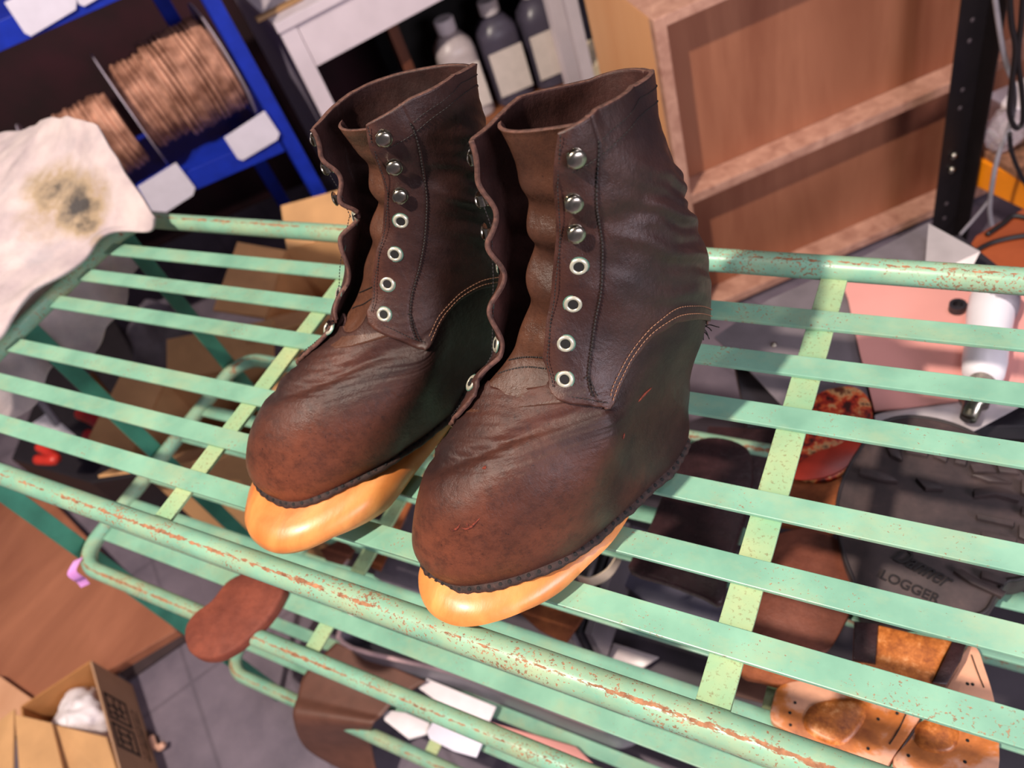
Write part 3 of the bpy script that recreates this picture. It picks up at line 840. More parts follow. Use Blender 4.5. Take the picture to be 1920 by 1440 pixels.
M['ply_side_lit'] = wood_mat('cabinet_side_lit', srgb(236, 168, 116), srgb(250, 190, 138), .5, 4, (1, 1, .2))  # lamplight on the side is painted in: much paler orange than the front
M['blue'] = plain('blue_shelf_enamel', srgb(22, 48, 168), .4, var=.1)
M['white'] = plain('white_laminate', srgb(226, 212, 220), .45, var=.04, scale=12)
M['white_shaded'] = plain('white_laminate_shaded', srgb(170, 160, 182), .5, var=.04)  # same white laminate, the side's shade painted in as a greyer tone
M['card'] = plain('white_card', srgb(222, 216, 232), .5, var=.03)
M['rope'] = None
m_ = Mat('wound_cord', .7)
wv = m_.n('ShaderNodeTexNoise'); wv.inputs['Scale'].default_value = 25
m_.l(m_.co, wv.inputs['Vector'])
m_.color(m_.ramp(wv.outputs['Fac'], [(.35, srgb(128, 84, 66)), (.65, srgb(204, 150, 126))]))
M['rope'] = m_.m
M['rope2'] = plain('pale_cord', srgb(196, 160, 146), .7, var=.2, scale=20)
M['darkwood'] = wood_mat('dark_brown_wood', srgb(58, 26, 18), srgb(112, 62, 40), .5, 8)
M['blackmetal'] = plain('black_metal', srgb(26, 20, 22), .45, .2)
M['orange'] = plain('orange_enamel', srgb(250, 146, 20), .4, var=.05)
M['chip'] = plain('chipboard', srgb(150, 104, 78), .8, var=.25, scale=60)
M['steel'] = plain('galvanised_steel', srgb(206, 196, 198), .34, .35, .10, 14)
M['steel_dark'] = plain('dull_steel', srgb(138, 128, 134), .38, .3, .14, 14)
M['pink'] = plain('pink_sheet', srgb(226, 158, 150), .5, var=.05, scale=6)
M['plastic_white'] = plain('white_plastic', srgb(236, 230, 236), .35, var=.03)
M['plastic_grey'] = plain('grey_plastic', srgb(120, 114, 124), .45, var=.1)
M['plastic_dark'] = plain('dark_plastic', srgb(44, 40, 46), .4, var=.1)
M['cable_grey'] = plain('grey_cable', srgb(150, 144, 152), .45)
M['cable_black'] = plain('black_cable', srgb(26, 22, 24), .45)
M['cardboard'] = plain('cardboard', srgb(200, 152, 104), .8, var=.08, scale=14)
M['cardboard_in'] = plain('cardboard_inside', srgb(182, 124, 72), .85, var=.08, scale=14)
M['paperwhite'] = plain('white_paper', srgb(232, 222, 226), .6, var=.05)
M['scrap_dark'] = leather_mat('scrap_dark_leather', srgb(34, 22, 24), srgb(66, 42, 44), srgb(110, 70, 60), .2, False)
M['scrap_brown'] = leather_mat('scrap_brown_leather', srgb(92, 48, 36), srgb(130, 74, 56), srgb(150, 92, 70), .45, False)
M['scrap_plain'] = plain('smooth_brown_leather', srgb(98, 62, 50), .55, var=.1, scale=40)
M['rust_leather'] = leather_mat('rusty_old_leather', srgb(110, 54, 32), srgb(176, 100, 58), srgb(222, 150, 90), .6, False, 2.0)
M['red_leather'] = None
m_ = Mat('peeling_red_lining', .4)
a_ = m_.ramp(m_.noise(55, 7, .65), [(.38, srgb(70, 26, 20)), (.44, srgb(196, 50, 32)), (.50, srgb(236, 104, 50)), (.54, srgb(238, 180, 120)), (.60, srgb(110, 52, 34))])
m_.color(a_); m_.bump(m_.noise(60, 5), .5, .001); M['red_leather'] = m_.m
m_ = Mat('worn_insole_leather', .5)
a_ = m_.ramp(m_.noise(14, 5, .6, None, .4), [(.40, srgb(226, 166, 134)), (.52, srgb(206, 150, 122)), (.58, srgb(190, 110, 50)), (.70, srgb(140, 74, 32))])
a_ = m_.mix(m_.ramp(m_.noise(110, 5, .8), [(.60, 0.), (.74, .5)]), a_, srgb(70, 44, 36))
m_.color(a_); m_.bump(m_.noise(160, 5, .7), .4, .0008); M['insole'] = m_.m
m_ = Mat('amber_stain_leather', .4)
m_.color(m_.ramp(m_.noise(60, 6, .75), [(.36, srgb(126, 62, 26)), (.55, srgb(190, 110, 48)), (.68, srgb(226, 160, 104))])); m_.bump(m_.noise(200, 5), .4, .0006); M['amber'] = m_.m
m_ = Mat('dusty_black_rubber', .55)
m_.color(m_.ramp(m_.noise(24, 6, .7), [(.3, srgb(50, 42, 44)), (.6, srgb(74, 60, 60)), (.8, srgb(104, 84, 78))])); m_.bump(m_.noise(200, 5), .25, .0006); M['rubber'] = m_.m
M['rubber_rand'] = plain('rubber_edge', srgb(40, 32, 34), .6)
def glass_mat(name, c, rough=.15, trans=.9):
    m = Mat(name, rough); m.b.inputs['Transmission Weight'].default_value = trans; m.b.inputs['IOR'].default_value = 1.2
    m.color(m.ramp(m.noise(30, 4), [(.3, c), (.7, tuple(min(1, x * 1.1) for x in c[:3]) + (1,))])); m.bump(m.noise(45, 5, .7), .8, .004); return m.m
M['clear'] = glass_mat('clear_film', srgb(236, 226, 232), .12, .75)
M['jug'] = plain('cloudy_jug_plastic', srgb(190, 176, 176), .35, var=.08)
M['jug_dark'] = plain('dark_jug_plastic', srgb(78, 72, 88), .35, var=.08)
M['label'] = plain('jug_label', srgb(228, 214, 206), .6, var=.04, scale=40)
M['cap'] = plain('jug_cap', srgb(232, 222, 226), .4, var=.03)

# fleece cloth with grease stains
m_ = Mat('stained_white_cloth', .95)
base = m_.ramp(m_.noise(16, 6, .6), [(.35, srgb(172, 154, 158)), (.65, srgb(206, 188, 186))])
st = m_.attr('stain').outputs['Fac']
sn = m_.math('MULTIPLY', st, m_.math('ADD', -.35, m_.math('MULTIPLY', m_.noise(34, 6, .65), 2.6)), clamp=True)
base = m_.mix(m_.ramp(sn, [(.12, 0.), (.45, .85)]), base, srgb(158, 134, 98))
base = m_.mix(m_.ramp(sn, [(.45, 0.), (1.0, .95)]), base, srgb(44, 40, 40))
base = m_.mix(m_.ramp(m_.noise(9, 4, .6), [(.56, 0.), (.70, .45)]), base, srgb(150, 146, 156))
m_.color(base)
m_.b.inputs['Sheen Weight'].default_value = .4
b1 = m_.bump(m_.noise(300, 6, .8), .5, .002); m_.bump(m_.noise(60, 5, .7), .4, .004, b1)
M['cloth'] = m_.m

# ------------------------------------------------------------------ setting
def struct(o): o['kind'] = 'structure'; return o
struct(MB().box(-4.2, 2.6, -1.2, 4.2, -.05, 0).build('floor', M['floor']))
struct(MB().ubox(-3.4, 3.2, 3.4, 3.5, 0, 2.9).build('wall_back', M['wall']))
# ------------------------------------------------------------------ white stained cloth over the left end of the rack
def cloth_pt(s, t):
    # s: 0 front-left .. 1 along the visible free edge, t: 0 free edge .. 1 far edge
    E = smooth_line([(-1.16, .13, .922), (-1.06, .235, .9185), (-1.028, .30, .9165), (-1.035, .372, .9165), (-1.022, .44, .9165), (-1.005, .483, .9165), (-.955, .503, .9175), (-.938, .515, .920)], 8)
    Fp = smooth_line([(-1.62, .16, .96), (-1.56, .28, .98), (-1.50, .42, .985), (-1.44, .55, .99), (-1.34, .61, .997), (-1.22, .62, 1.012), (-1.11, .605, 1.027), (-1.065, .597, 1.022)], 8)
    def ev(L, s):
        x = s * (len(L) - 1); i = min(int(x), len(L) - 2); return L[i] * (1 - (x - i)) + L[i + 1] * (x - i)
    a, b = ev(E, s), ev(Fp, s)
    p = a * (1 - t) + b * t
    p[2] += .030 * sin(pi * t) * (1 - .5 * s) + .0
    return p
ns, nt_ = 120, 90
SS, TT = np.meshgrid(np.linspace(0, 1, ns), np.linspace(0, 1, nt_), indexing='ij')
P = np.array([[cloth_pt(s, t) for t in np.linspace(0, 1, nt_)] for s in np.linspace(0, 1, ns)])
edge_in = np.clip(TT / .18, 0, 1)
P[..., 2] += .010 * vnoise(P * 16, 2) * edge_in + .0025 * vnoise(P * 60, 5) * edge_in
P[..., 2] += .006 * np.exp(-(TT / .05) ** 2) * (1 + np.sin(SS * 20))
P[..., 0] += .003 * vnoise(P * 40, 9); P[..., 1] += .003 * vnoise(P * 40, 11)
P[..., 2] = np.maximum(P[..., 2], .9145)
o = grid_obj('cleaning_cloth', P, None, [M['cloth']], None, False, .005, 1)
c1 = np.array(fpt(120, 370, .0001)) if False else None
def stain_c(px, py, ref): return np.array(at(px, py, ref))
st = np.zeros(P.shape[:2])
for (px, py, rr, am) in ((150, 385, .040, 1.0), (110, 355, .04, .85), (165, 420, .022, 1.0), (80, 350, .035, .55), (190, 360, .03, .5), (185, 452, .012, .5), (100, 400, .06, .35)):
    # nearest grid point along the sight line
    C0 = np.array([0, 0, CZ]); d = _R.T @ np.array([(px - 960) / CAM_F, (py - 720) / CAM_F, 1]); d /= np.linalg.norm(d)
    v = P - C0; dist = np.linalg.norm(v - (v @ d)[..., None] * d, axis=-1)
    i = np.unravel_index(np.argmin(dist), dist.shape)
    st = np.maximum(st, am * np.exp(-(np.linalg.norm(P - P[i], axis=-1) / rr) ** 2))
a_ = o.data.attributes.new('stain', 'FLOAT', 'POINT'); a_.data.foreach_set('value', st.reshape(-1).astype(np.float32))
tag(o, 'thick off-white cloth with dark grease stains draped over the left end of the rack', 'cloth')
# hanging flap of the cloth, seen through the slats
ns, nt_ = 60, 40
P = np.zeros((ns, nt_, 3))
for i, s in enumerate(np.linspace(0, 1, ns)):
    y = .20 + .36 * s
    zb = .80 + .012 * sin(s * 9) + .01 * sin(s * 21 + 1) - .03 * (1 - s) * 0
    for j, t in enumerate(np.linspace(0, 1, nt_)):
        P[i, j] = (-1.082 - .012 * sin(s * 14 + t * 2) - .02 * t * (1 - t), y + .01 * sin(t * 5 + s * 8), .935 * (1 - t) + zb * t)
P[..., 0] += .004 * vnoise(P * 50, 3)
fl = grid_obj('cloth_flap', P, None, [M['cloth']], None, False, .006, 1)
fl.parent = o

# ------------------------------------------------------------------ leather and soles on the second tier (slat tops at z = .600)
Z2 = .6008
def slab(name, pts, z, th, mat, label, cat, bev=.0012, smooth=True, n=5, root=None, slope=None, group=None, matside=None):
    q = poly(pts, z + th, n=n, smooth=smooth)
    mb = MB().prism(q, z, z + th, bev=bev)
    mats = [mat, matside or mat]
    o = mb.build(name, mats, root, auto=50)
    if label: tag(o, label, cat, group)
    return o
# galvanised tray with the soles on the rack: dark blue-grey plastic tray
zt = .6022
# dark shiny heel-shaped pads
slab('leather_offcut', z3((355, 82), (620, 95), (700, 130), (610, 330), (560, 420), (500, 380), (540, 230), (440, 140), (345, 120)), Z2, .004, M['scrap_dark'], 'flat dark leather offcut lying behind the shiny rounded leather pad', 'leather offcut', smooth=False)
pad = slab('leather_heel_pad', z3((205, 290), (250, 175), (330, 128), (420, 128), (500, 160), (532, 220), (528, 330), (490, 480), (440, 640), (408, 782), (330, 755), (200, 705), (45, 655), (60, 590), (120, 480), (165, 370)), Z2 + .0045, .010, M['scrap_dark'], 'shiny dark leather heel pad with rounded top, beside the right cross bar', 'leather pad', bev=.003, n=3)
# brown oval
slab('suede_heel_pad', z3((470, 1010), (560, 990), (700, 1040), (750, 1080), (700, 1110), (640, 1110), (560, 1090), (490, 1070)), Z2, .010, M['rust_leather'], 'fuzzy-edged brown leather heel pad half under the smooth oval leather', 'leather pad', bev=.003)
slab('oval_leather_piece', z3((600, 530), (700, 490), (800, 492), (870, 535), (925, 610), (948, 690), (930, 790), (890, 880), (825, 975), (740, 965), (620, 925), (500, 885), (540, 760), (575, 640)), Z2 + .0105, .004, M['scrap_brown'], 'smooth reddish brown oval leather piece right of the cross bar', 'leather piece', bev=.0015, n=3)
# red peeled insole
rp = slab('peeled_red_insole', [(1492, 800), (1508, 765), (1530, 740), (1560, 727), (1600, 724), (1628, 745), (1637, 785), (1628, 830), (1600, 868), (1560, 898), (1505, 898), (1484, 870)], Z2 + .006, .005, M['red_leather'], 'peeling red and orange insole heel behind the black rubber sole', 'insole', bev=.002)
slab('red_lining_patch', [(1525, 850), (1568, 835), (1610, 815), (1630, 822), (1615, 850), (1580, 880), (1540, 896), (1492, 898), (1486, 880)], Z2 + .0112, .0016, plain('red_lining', srgb(206, 62, 40), .4, var=.1), None, None, bev=.0006).parent = rp
slab('burnt_orange_insole', [(1470, 900), (1500, 880), (1560, 890), (1588, 900), (1580, 950), (1560, 1000), (1500, 990), (1450, 975)], Z2, .0055, M['rust_leather'], 'burnt orange leather insole waist between red insole and oval leather piece', 'insole', bev=.002)

# black lug sole
sole = empty('rubber_boot_sole', at(1720, 1000, .6), 'big black rubber boot sole with lug tread and embossed lettering', 'boot sole')
out = z3((958, 165), (1000, 95), (1060, 55), (1150, 38), (1260, 50), (1370, 85), (1470, 140), (1560, 210), (1640, 290), (1720, 400), (1740, 520), (1700, 640), (1600, 690), (1545, 700), (1500, 760), (1450, 828), (1330, 850), (1180, 845), (1040, 850), (960, 800), (930, 700), (895, 610), (870, 500), (862, 400), (885, 300), (920, 225))
zs = Z2 + .0125
ol = poly(out, zs + .018, n=4)
adopt(MB().prism(ol, Z2 + .001, zs + .018, bev=.003).build('sole_slab', M['rubber'], None, auto=40), sole)
mb = MB().tube([(x * .985 + at(1720, 1000, zs + .018)[0] * .015, y * .985 + at(1720, 1000, zs + .018)[1] * .015, zs + .0175) for x, y in ol], .0022, 6, closed=True)
adopt(mb.build('stitch_channel', M['rubber_rand'], None, smooth=True), sole)
ztop = zs + .018
def lug(pts, h=.005): return MB().prism([at(x, y, ztop + h)[:2] for x, y in pts], ztop - .001, ztop + h, bev=.0006)
lug_px = [[(1395, 232), (1480, 228), (1500, 262), (1410, 262)], [(1500, 226), (1570, 236), (1590, 270), (1512, 262)],
          [(1410, 330), (1500, 318), (1590, 352), (1590, 378), (1500, 352), (1412, 358)], [(1400, 275), (1490, 280), (1560, 305), (1470, 300)],
          [(1260, 175), (1310, 195), (1300, 222), (1250, 200)], [(1340, 195), (1385, 205), (1378, 235), (1335, 225)],
          [(1330, 655), (1360, 648), (1430, 690), (1540, 740), (1520, 760), (1400, 705)], [(1440, 655), (1540, 690), (1530, 712), (1440, 680)],
          [(1140, 165), (1230, 182), (1225, 200), (1140, 185)], [(1060, 150), (1110, 165), (1125, 215), (1080, 195)],
          [(1600, 290), (1680, 350), (1690, 390), (1600, 345)], [(1600, 400), (1700, 440), (1700, 470), (1600, 430)], [(1590, 470), (1690, 520), (1680, 560), (1590, 520)],
          [(960, 240), (1060, 262), (1110, 300), (1050, 296), (955, 270)], [(1180, 285), (1260, 300), (1290, 330), (1220, 330)], [(1420, 430), (1570, 462), (1568, 480), (1425, 448)], [(1440, 500), (1580, 530), (1578, 548), (1440, 518)]]
for q in lug_px:
    adopt(lug(z3(*q)).build('tread_lug', M['rubber'], None, auto=40), sole)
def emboss(txt, p0, p1, size, z, h, mat, root, name, shear=0, font=None, flipv=False):
    a = Vector(at(*p0, z)); b = Vector(at(*p1, z)); d = (b - a).normalized(); up = Vector((0, 0, 1)).cross(d)
    cu = bpy.data.curves.new(name, 'FONT'); cu.body = txt; cu.size = size; cu.extrude = h; cu.shear = shear; cu.bevel_depth = .00015
    o = bpy.data.objects.new(name, cu); SC.collection.objects.link(o)
    w_ = (b - a).length
    bpy.context.view_layer.update()
    sx = w_ / max(1e-6, o.dimensions.x)
    Mx = Matrix(((d.x * sx, up.x, 0, a.x), (d.y * sx, up.y, 0, a.y), (0, 0, 1, z), (0, 0, 0, 1)))
    dg = bpy.context.evaluated_depsgraph_get()
    me = bpy.data.meshes.new_from_object(o.evaluated_get(dg)); me.transform(Mx)
    bpy.data.objects.remove(o)
    me.materials.clear(); me.materials.append(mat)
    o2 = bpy.data.objects.new(name, me); SC.collection.objects.link(o2)
    if root: adopt(o2, root)
    return o2
M['rubber_letter'] = plain('rubber_lettering', srgb(34, 27, 29), .5)
emboss('Danner', (1672, 1048), (1775, 1104), .026, ztop + .0008, .0008, M['rubber_letter'], sole, 'embossed_script', .35)
emboss('LOGGER', (1648, 1083), (1756, 1132), .0145, ztop + .0008, .0007, M['rubber_letter'], sole, 'embossed_lettering')

# stacked heel block with orange patch and side board
hb = empty('stacked_heel_block', at(1690, 1210, .6), 'dark stacked heel with an orange scuffed side, between rubber sole and tan insoles', 'boot heel')
q = [at(x, y, Z2 + .034)[:2] for x, y in z3((935, 860), (1040, 872), (1180, 905), (1325, 935), (1285, 1010), (1245, 1100), (1130, 1080), (930, 1010))]
adopt(MB().prism(q, Z2 + .0125, Z2 + .034, bev=.002).build('heel_lift', M['amber'], None, auto=40), hb)
q = [at(x, y, Z2 + .036)[:2] for x, y in z3((1325, 935), (1382, 945), (1360, 1010), (1300, 1110), (1245, 1100), (1290, 1010))]
adopt(MB().prism(q, Z2 + .0125, Z2 + .036, bev=.002).build('heel_breast', M['scrap_dark'], None, auto=40), hb)
q = [at(x, y, Z2 + .0365)[:2] for x, y in z3((935, 858), (1030, 868), (1020, 1025), (930, 1010))]
adopt(MB().prism(q, Z2 + .033, Z2 + .0375, bev=.001).build('rubber_cap', M['scrap_dark'], None, auto=40), hb)

# tan insoles at the front
def insole(pts, stain, label, holes, spl=None):
    e = empty('leather_insole', at(*z3(pts[0])[0], .6), label, 'insole', None)
    adopt(MB().prism(poly(z3(*pts), Z2 + .011, n=4), Z2, Z2 + .011, bev=.0016).build('insole_board', M['insole'], None, auto=40), e)
    s = [at(x, y, Z2 + .014) for x, y in z3(*stain)]
    c = np.mean(np.array(s), 0)
    sm = smooth_line([(x, y, 0) for x, y, _ in s], 6, True); n = len(sm); v = []; f = []
    rs = [1, .93, .75, .45, .12]; hh = [-.003, .0012, .0028, .0036, .004]
    for r_, h_ in zip(rs, hh): v += [(c[0] + (p[0] - c[0]) * r_, c[1] + (p[1] - c[1]) * r_, Z2 + .011 + h_) for p in sm]
    for i in range(4): f += [(i * n + k, i * n + (k + 1) % n, (i + 1) * n + (k + 1) % n, (i + 1) * n + k) for k in range(n)]
    f.append(tuple(4 * n + k for k in range(n)))
    mb = MB(); mb.add(v, f); adopt(mb.build('amber_cushion', M['amber'], None, smooth=True), e)
    mb = MB()
    for x, y in z3(*holes):
        p = at(x, y, Z2 + .0112); mb.lathe((p[0], p[1], Z2 + .0108), [(.0016, 0), (.0014, .0005)], (0, 0, 1), 10)
    adopt(mb.build('peg_holes', M['black'], None), e)
    if spl:
        mb = MB(); L = [np.array(at(x, y, Z2 + .0113)) for x, y in z3(*spl)]; mb.tube(smooth_line(L, 4), .0006, 5)
        adopt(mb.build('split_line', M['black'], None), e)
    return e
insole([(640, 1112), (740, 1090), (860, 1110), (1000, 1150), (1130, 1180), (1200, 1225), (1150, 1310), (1075, 1420), (1030, 1500), (880, 1440), (760, 1340), (660, 1290), (603, 1245), (612, 1170)],
       [(770, 1180), (850, 1160), (940, 1160), (995, 1190), (970, 1270), (900, 1345), (820, 1340), (740, 1290), (730, 1230)],
       'tan leather insole with amber cushion, left one of the two front insoles', [(680, 1220), (682, 1268), (1030, 1245), (1105, 1222), (990, 1362), (700, 1180), (910, 1130)], [(1140, 1225), (1110, 1290), (1075, 1345)])
insole([(1215, 1240), (1290, 1120), (1385, 955), (1425, 965), (1450, 1030), (1485, 1140), (1505, 1250), (1512, 1350), (1500, 1460), (1400, 1540), (1240, 1520), (1090, 1425), (1150, 1330)],
       [(1190, 1255), (1260, 1235), (1330, 1250), (1358, 1300), (1340, 1360), (1290, 1380), (1220, 1370), (1172, 1330)],
       'tan leather insole with dark burnt tip, right one of the two front insoles', [(1385, 1105), (1405, 1107), (1375, 1415), (1150, 1390), (1385, 1330), (1290, 1160)], [(1400, 990), (1425, 1060), (1450, 1120)])

# reddish shoe sole at lower left of tier two
slab('rusty_leather_sole', [(345, 1180), (362, 1150), (395, 1125), (430, 1085), (480, 1070), (530, 1095), (520, 1130), (500, 1160), (470, 1190), (440, 1215), (405, 1232), (372, 1232), (350, 1215)], Z2, .014, M['rust_red'] if 'rust_red' in M else leather_mat('red_brown_leather', srgb(104, 50, 38), srgb(150, 78, 58), srgb(196, 128, 100), .6, False, 2.0), 'reddish brown worn leather sole lying near the purple tape, lower left', 'shoe sole', bev=.004)

# ------------------------------------------------------------------ low workbench behind the rack with sheet metal, pink sheet, knife
bench = empty('low_workbench', (.0, .86, 0), 'dark low workbench behind the rack carrying sheet metal', 'workbench')
adopt(MB().prism([at(x_, y_, .58)[:2] for x_, y_ in ((1370, 650), (1480, 590), (1730, 445), (1800, 440), (1900, 520), (2100, 560), (2100, 800), (1400, 800))], .555, .58).build('bench_top', M['plastic_dark'], None, bevel=.002), bench)
for x in (-.02, .10):
    for y in (.68, .84): adopt(MB().box(x - .02, x + .02, y - .02, y + .02, .001, .555).build('bench_leg', M['blackmetal'], None), bench)
def sheet(name, px, z, th, mat, label, cat, bev=.0004, zc=None):
    q = [at(x, y, z + th)[:2] for x, y in px]
    o = MB().prism(q, z, z + th, bev=bev).build(name, mat, None); tag(o, label, cat); return o
# flat steel sheets (tier two height, overhanging the bench)
sheet('steel_sheet', [(1339, 632), (1440, 562), (1600, 490), (1741, 417), (1775, 500), (1650, 560), (1600, 600), (1640, 800), (1480, 775), (1400, 690)], .602, .0015, M['steel_dark'], 'large dull grey steel sheet with a small screw, left of the pink sheet', 'metal sheet')
sheet('steel_sheet', [(1640, 778), (1920, 690), (1990, 720), (1838, 802), (1780, 830), (1640, 850)], .604, .0012, M['steel'], 'bright steel sheet under the tip of the white-handled tool', 'metal sheet')
sheet('pink_sheet', [(1575, 520), (1960, 530), (1990, 700), (1840, 745), (1640, 770), (1612, 660), (1590, 560)], .607, .003, M['pink'], 'large salmon pink sheet lying behind the rack under the white-handled tool', 'sheet')
p = at(1451, 646, .604)
tag(MB().lathe((p[0], p[1], .6036), [(.004, 0), (.004, .001), (.0025, .0022), (.0003, .0026)], (0, 0, 1), 14).build('small_screw', M['nickel'], None, smooth=True), 'small shiny screw lying on the dull steel sheet', 'screw')
# bright bent-up steel corner behind the rail
def plate(a, b, c, d, th, mat, name, root):
    a, b, c, d = map(np.array, (a, b, c, d)); n = np.cross(b - a, c - a); n /= np.linalg.norm(n); n *= th / 2
    v = [a - n, b - n, c - n, d - n, a + n, b + n, c + n, d + n]
    mb = MB(); mb.add(v, [(0, 1, 2, 3), (4, 5, 6, 7), (0, 1, 5, 4), (1, 2, 6, 5), (2, 3, 7, 6), (3, 0, 4, 7)])
    o = mb.build(name, mat, None)
    return adopt(o, root) if root is not None else o
tag(plate(at(1733, 520, .604), at(1812, 522, .604), at(1838, 472, .625), at(1741, 419, .625), .0014, M['steel'], 'bent_steel_corner', None), 'bright bent-up steel corner behind the right end of the back rail', 'metal corner')
# white-handled tool (heat gun like knife)
kn = empty('white_handled_tool', at(1850, 600, .61), 'white plastic handled tool with metal collar lying on the pink sheet', 'hand tool')
def axis_lathe(prof, p0, p1, mat, name, root, n=24, flat=1.):
    a = np.array(p0, float); b = np.array(p1, float); L = np.linalg.norm(b - a)
    mb = MB().lathe(a, [(r, h * L) for r, h in prof], (b - a) / L, n)
    return adopt(mb.build(name, mat, None, smooth=True), root)
h0 = at(1862, 545, .632); h1 = at(1842, 712, .632)
axis_lathe([(.004, 0), (.020, .02), (.024, .10), (.025, .3), (.0225, .6), (.023, .8), (.021, .95), (.016, 1.0)], h0, h1, M['plastic_white'], 'handle', kn)
axis_lathe([(.013, 0), (.013, .35), (.015, .4), (.015, .62), (.010, .7), (.0085, 1.)], at(1842, 712, .632), at(1815, 785, .630), M['nickel'], 'metal_collar', kn)
axis_lathe([(.001, 0), (.0255, .0), (.026, .5), (.0245, 1.), (.001, 1.)], at(1868, 560, .632), at(1862, 585, .632), M['plastic_grey'], 'grip_band', kn)
p = at(1795, 578, .613)
tag(MB().lathe((p[0], p[1], .6105), [(.010, 0), (.010, .010), (.006, .0102), (.006, .002)], (0, 0, 1), 18).build('rubber_washer', M['plastic_dark'], None), 'small dark rubber ring beside the white tool handle', 'ring')

# ------------------------------------------------------------------ tall wooden cabinet frame (its back, with recessed panels)
cab = empty('wooden_cabinet', ud(.9, 1.4, 0), 'wooden cabinet with recessed brown panels and brightly lit left side', 'cabinet')
D0 = 1.315; U0, U1 = .482, 1.75; ZT = .762
adopt(MB().ubox(U0, U0 + .012, D0 + .02, D0 + .40, .002, ZT - .002).build('side_panel', M['ply_side_lit'], None, bevel=.001), cab)
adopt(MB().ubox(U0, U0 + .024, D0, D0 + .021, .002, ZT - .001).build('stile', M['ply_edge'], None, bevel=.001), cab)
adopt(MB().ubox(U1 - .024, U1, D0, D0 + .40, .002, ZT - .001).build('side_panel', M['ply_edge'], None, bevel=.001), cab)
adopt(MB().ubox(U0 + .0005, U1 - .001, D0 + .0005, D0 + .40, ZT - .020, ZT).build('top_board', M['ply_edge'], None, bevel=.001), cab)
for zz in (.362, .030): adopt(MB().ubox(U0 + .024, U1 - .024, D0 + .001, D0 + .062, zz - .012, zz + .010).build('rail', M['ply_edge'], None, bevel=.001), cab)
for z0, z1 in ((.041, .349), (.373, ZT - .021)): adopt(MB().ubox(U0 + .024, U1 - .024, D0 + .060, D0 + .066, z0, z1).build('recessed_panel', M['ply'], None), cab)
# white sheet and things on top of the cabinet: paper corner
q = [fpt(1235, 0, 1.40), fpt(1262, 0, 1.40)]
tag(MB().ubox(.545, .60, 1.40, 1.50, ZT + .0005, ZT + .006).build('blue_grey_cloth', plain('blue_grey_fabric', srgb(150, 150, 196), .8), None), 'small blue-grey cloth corner on top of the wooden cabinet', 'cloth')

# ------------------------------------------------------------------ black perforated post with orange beam shelf
bp = empty('black_angle_rack', ud(1.05, 1.2, 0), 'black perforated steel post rack with orange beam and chipboard shelf', 'rack')
ps = MB().ubox(1.008, 1.068, 1.2, 1.203, .0, 1.7)
adopt(ps.build('post', M['blackmetal'], None, bevel=.0006), bp)
adopt(MB().ubox(1.066, 1.069, 1.16, 1.203, .0, 1.7).build('post_flange', M['blackmetal'], None), bp)
def disc(u, d, z, r, h, mat, name, root, n=16):
    c = np.array(ud(u, d, z)); ax = np.array(ud(0, -1, 0))
    mb = MB().lathe(c, [(r, 0), (r, h * .6), (r * .5, h), (r * .05, h * 1.05)], ax, n); return adopt(mb.build(name, mat, None, smooth=True), root)
for z in (.285, .250): disc(1.036, 1.1995, z, .0085, .007, M['nickel'], 'bolt', bp)
for z in (.575, .535, .435, .395, .16, .12, .70, .66): disc(1.036, 1.1998, z, .0045, .0008, plain('slot_grey', srgb(86, 74, 78), .5) if z == .575 else bpy.data.materials['slot_grey'], 'slot', bp, 10)
c0 = np.array(ud(1.078, 1.195, .2375)); c1_ = np.array(ud(1.115, .96, .2375)); ax = (c1_ - c0) / 2
sd = np.array([ax[1], -ax[0], 0]); sd /= np.linalg.norm(sd)
adopt(MB().obox((c0 + c1_) / 2, ax, sd * .006, (0, 0, .0325)).build('orange_beam', M['orange'], None, bevel=.002), bp)
adopt(MB().ubox(1.085, 1.72, .94, 1.29, .272, .286).build('chipboard_shelf', M['chip'], None), bp)
adopt(MB().ubox(1.66, 1.72, 1.2, 1.203, 0, 1.7).build('post', M['blackmetal'], None), bp)
# things on the chipboard shelf
tag(MB().ubox(1.135, 1.25, 1.17, 1.25, .287, .36).build('white_box', M['paperwhite'], None, bevel=.003), 'white carton at the back of the chipboard shelf behind the clear bags', 'box')
def blob(name, c, r, mat, label, cat, seed, n=28, amp=.25):
    v = []; f = []
    for i in range(n + 1):
        for j in range(n * 2):
            th = pi * i / n; ph = pi * j / n
            v.append((sin(th) * cos(ph), sin(th) * sin(ph), cos(th)))
    v = np.array(v); m = 1 + amp * (vnoise(v * 2.2, seed) * .6 + np.abs(vnoise(v * 5, seed + 1)) * .5)
    v = v * m[:, None] * np.array(r) + np.array(c)
    for i in range(n):
        for j in range(n * 2):
            a = i * n * 2 + j; b = i * n * 2 + (j + 1) % (n * 2); f.append((a, b, b + n * 2, a + n * 2))
    mb = MB(); mb.add(v, f); o = mb.build(name, mat, None, smooth=True)
    if label: tag(o, label, cat)
    return o
blob('crumpled_plastic_bag', ud(1.17, 1.09, .545), (.07, .06, .12), M['clear'], 'crumpled clear plastic bag hanging behind the grey cable, top right', 'plastic bag', 3)
blob('crumpled_plastic_bag', ud(1.115, 1.16, .327), (.035, .035, .038), M['clear'], 'small crumpled clear bag on the chipboard shelf beside the black post', 'plastic bag', 5)
mb = MB().lathe(ud(1.165, 1.04, .342), [(.02, -.014), (.048, -.014), (.050, 0), (.048, .014), (.02, .014)], ud(.3, -1, .15), 32)
tag(mb.build('blue_tape_roll', plain('cobalt_tape', srgb(20, 52, 170), .35), None, auto=40), 'cobalt blue roll half hidden behind the hanging cables', 'tape roll')
